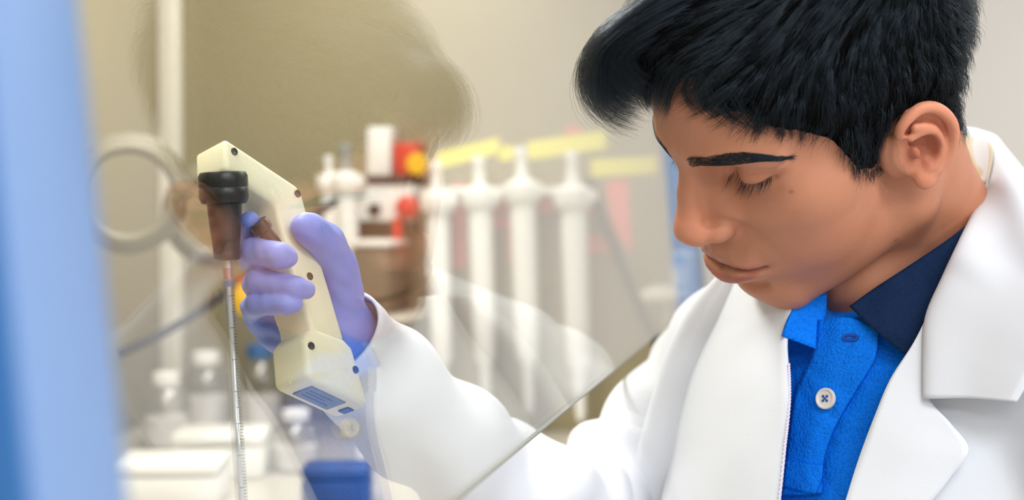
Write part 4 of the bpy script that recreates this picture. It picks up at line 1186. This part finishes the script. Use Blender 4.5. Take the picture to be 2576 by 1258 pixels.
# small stand near the opening
stnd = empty('small_stand', wp(1715, 860, .1)); tag(stnd, 'small pale metal stand behind the chin by the far blue post', 'stand')
wall_box('top', 1660, 706, 1772, 732, .05, .20, M_STRIP, stnd)
for x in (1690, 1756): wall_box('leg', x, 732, x + 14, 1010, .08, .11, M_STRIP, stnd)
bx = wall_box('paper_box', 1724, 622, 1766, 704, .07, .16, M_WHITE, None, .004); tag(bx, 'white paper box on the small stand behind the chin', 'box')
bxl = wall_box('blue_band', 1726, 626, 1750, 652, .1595, .162, principled('pale_blue_print', srgb(150, 180, 225), .5), bx, .0003)
# tubing coils on the back panel
def coil(px, py, R, d, label):
    c = at(px, py, d); nrm = CAM_LOC - c; nrm[2] *= .2; nrm /= np.linalg.norm(nrm); u = np.cross([0, 0, 1.0], nrm); u /= np.linalg.norm(u); w = np.cross(nrm, u)
    t = np.linspace(0, 2 * np.pi * 3, 110)
    path = np.array([c + (R * (1 - .015 * k)) * (math.cos(k) * u + math.sin(k) * w) + nrm * (.004 * k) for k in t])
    return tag(tube('tubing_coil', path, .0065, M_COILT, None, 8), label, 'tubing')
M_COILT = principled('milky_tubing', srgb(112, 104, 80), .45)
coil(545, 540, .062, 1.74, 'milky tubing coil hanging behind the black nose cone')
coil(322, 490, .066, 1.62, 'milky tubing coil beside the blue post')
# things on the deck
def deck(px, py): return on_plane(px, py, (0, 0, DECK_Z), np.array([0, 0, 1.0]))
yb = empty('pipette_bulb', at(606, 790, 1.72)); tag(yb, 'yellow rubber pipette bulb hanging on the cord behind the fingers', 'rubber bulb')
c = at(606, 792, 1.72)
lathe('bulb', [(0, 0), (.006, .001), (.011, .008), (.013, .018), (.011, .028), (.006, .036), (.0045, .048), (0, .048)], M_YEL, yb, Matrix.Translation(V(c)), 24)
lathe('neck', [(.0048, .040), (.0062, .040), (.0062, .047), (.0048, .047)], M_RED, yb, Matrix.Translation(V(c)), 20)
M_CLEAR = clear_sheet('clear_plastic', (.94, .95, .96, 1), .09, .12)
M_CAPB = principled('blue_cap', srgb(66, 108, 160), .45)
def flask(px, py, h, r, capm, label, nm='culture_bottle'):
    b = deck(px, py); t = empty(nm, b); tag(t, label, 'bottle', 'plastic bottles on the deck')
    m = Matrix.Translation(V(b))
    lathe('bottle_body', [(0, 0), (r * .95, 0), (r, .004), (r, h * .62), (r * .8, h * .74), (r * .45, h * .82), (r * .45, h * .88)], M_CLEAR, t, m, 28)
    lathe('contents', [(0, .002), (r * .9, .002), (r * .9, h * .4), (0, h * .4)], principled('pale_medium', srgb(226, 220, 214), .4), t, m, 24)
    lathe('cap', [(r * .5, h * .84), (r * .56, h * .84), (r * .56, h * .99), (r * .5, h), (0, h)], capm, t, m, 28)
    return t
flask(655, 1080, .125, .034, M_CAPB, 'clear bottle with a dull blue cap just left of the controller base')
flask(520, 1070, .11, .036, M_WHITE, 'clear bottle with a white cap behind the graduated pipette')
flask(420, 1120, .10, .032, M_WHITE, 'clear bottle with a white cap nearest the blue post')
flask(745, 1180, .075, .030, M_WHITE, 'short clear bottle with a white cap under the controller')
def crate(px, py, sx, sy, sz, mat, label, cat='rack', lidm=None):
    b = deck(px, py); t = empty('tip_box', b); tag(t, label, cat, 'boxes on the deck')
    m = Matrix.Translation(V(b)) @ Matrix.Rotation(.25, 4, 'Z')
    box('tray', (-sx / 2, -sy / 2, 0), (sx / 2, sy / 2, sz * .7), mat, t, .004, m)
    box('lid', (-sx / 2 - .001, -sy / 2 - .001, sz * .72), (sx / 2 + .001, sy / 2 + .001, sz), lidm or mat, t, .005, m)
    return t
crate(850, 1268, .075, .055, .045, M_NAVYP, 'dark blue tip box at the bottom edge below the controller', 'tip box')
crate(560, 1190, .11, .08, .055, M_WHITE, 'white tip box lying left of the graduated pipette', 'tip box')
crate(1000, 1160, .10, .08, .04, M_WHITE, 'low white tip box under the sleeve', 'tip box')
crate(430, 1260, .12, .09, .05, M_WHITE, 'white tip box at the lower left near the blue post', 'tip box')
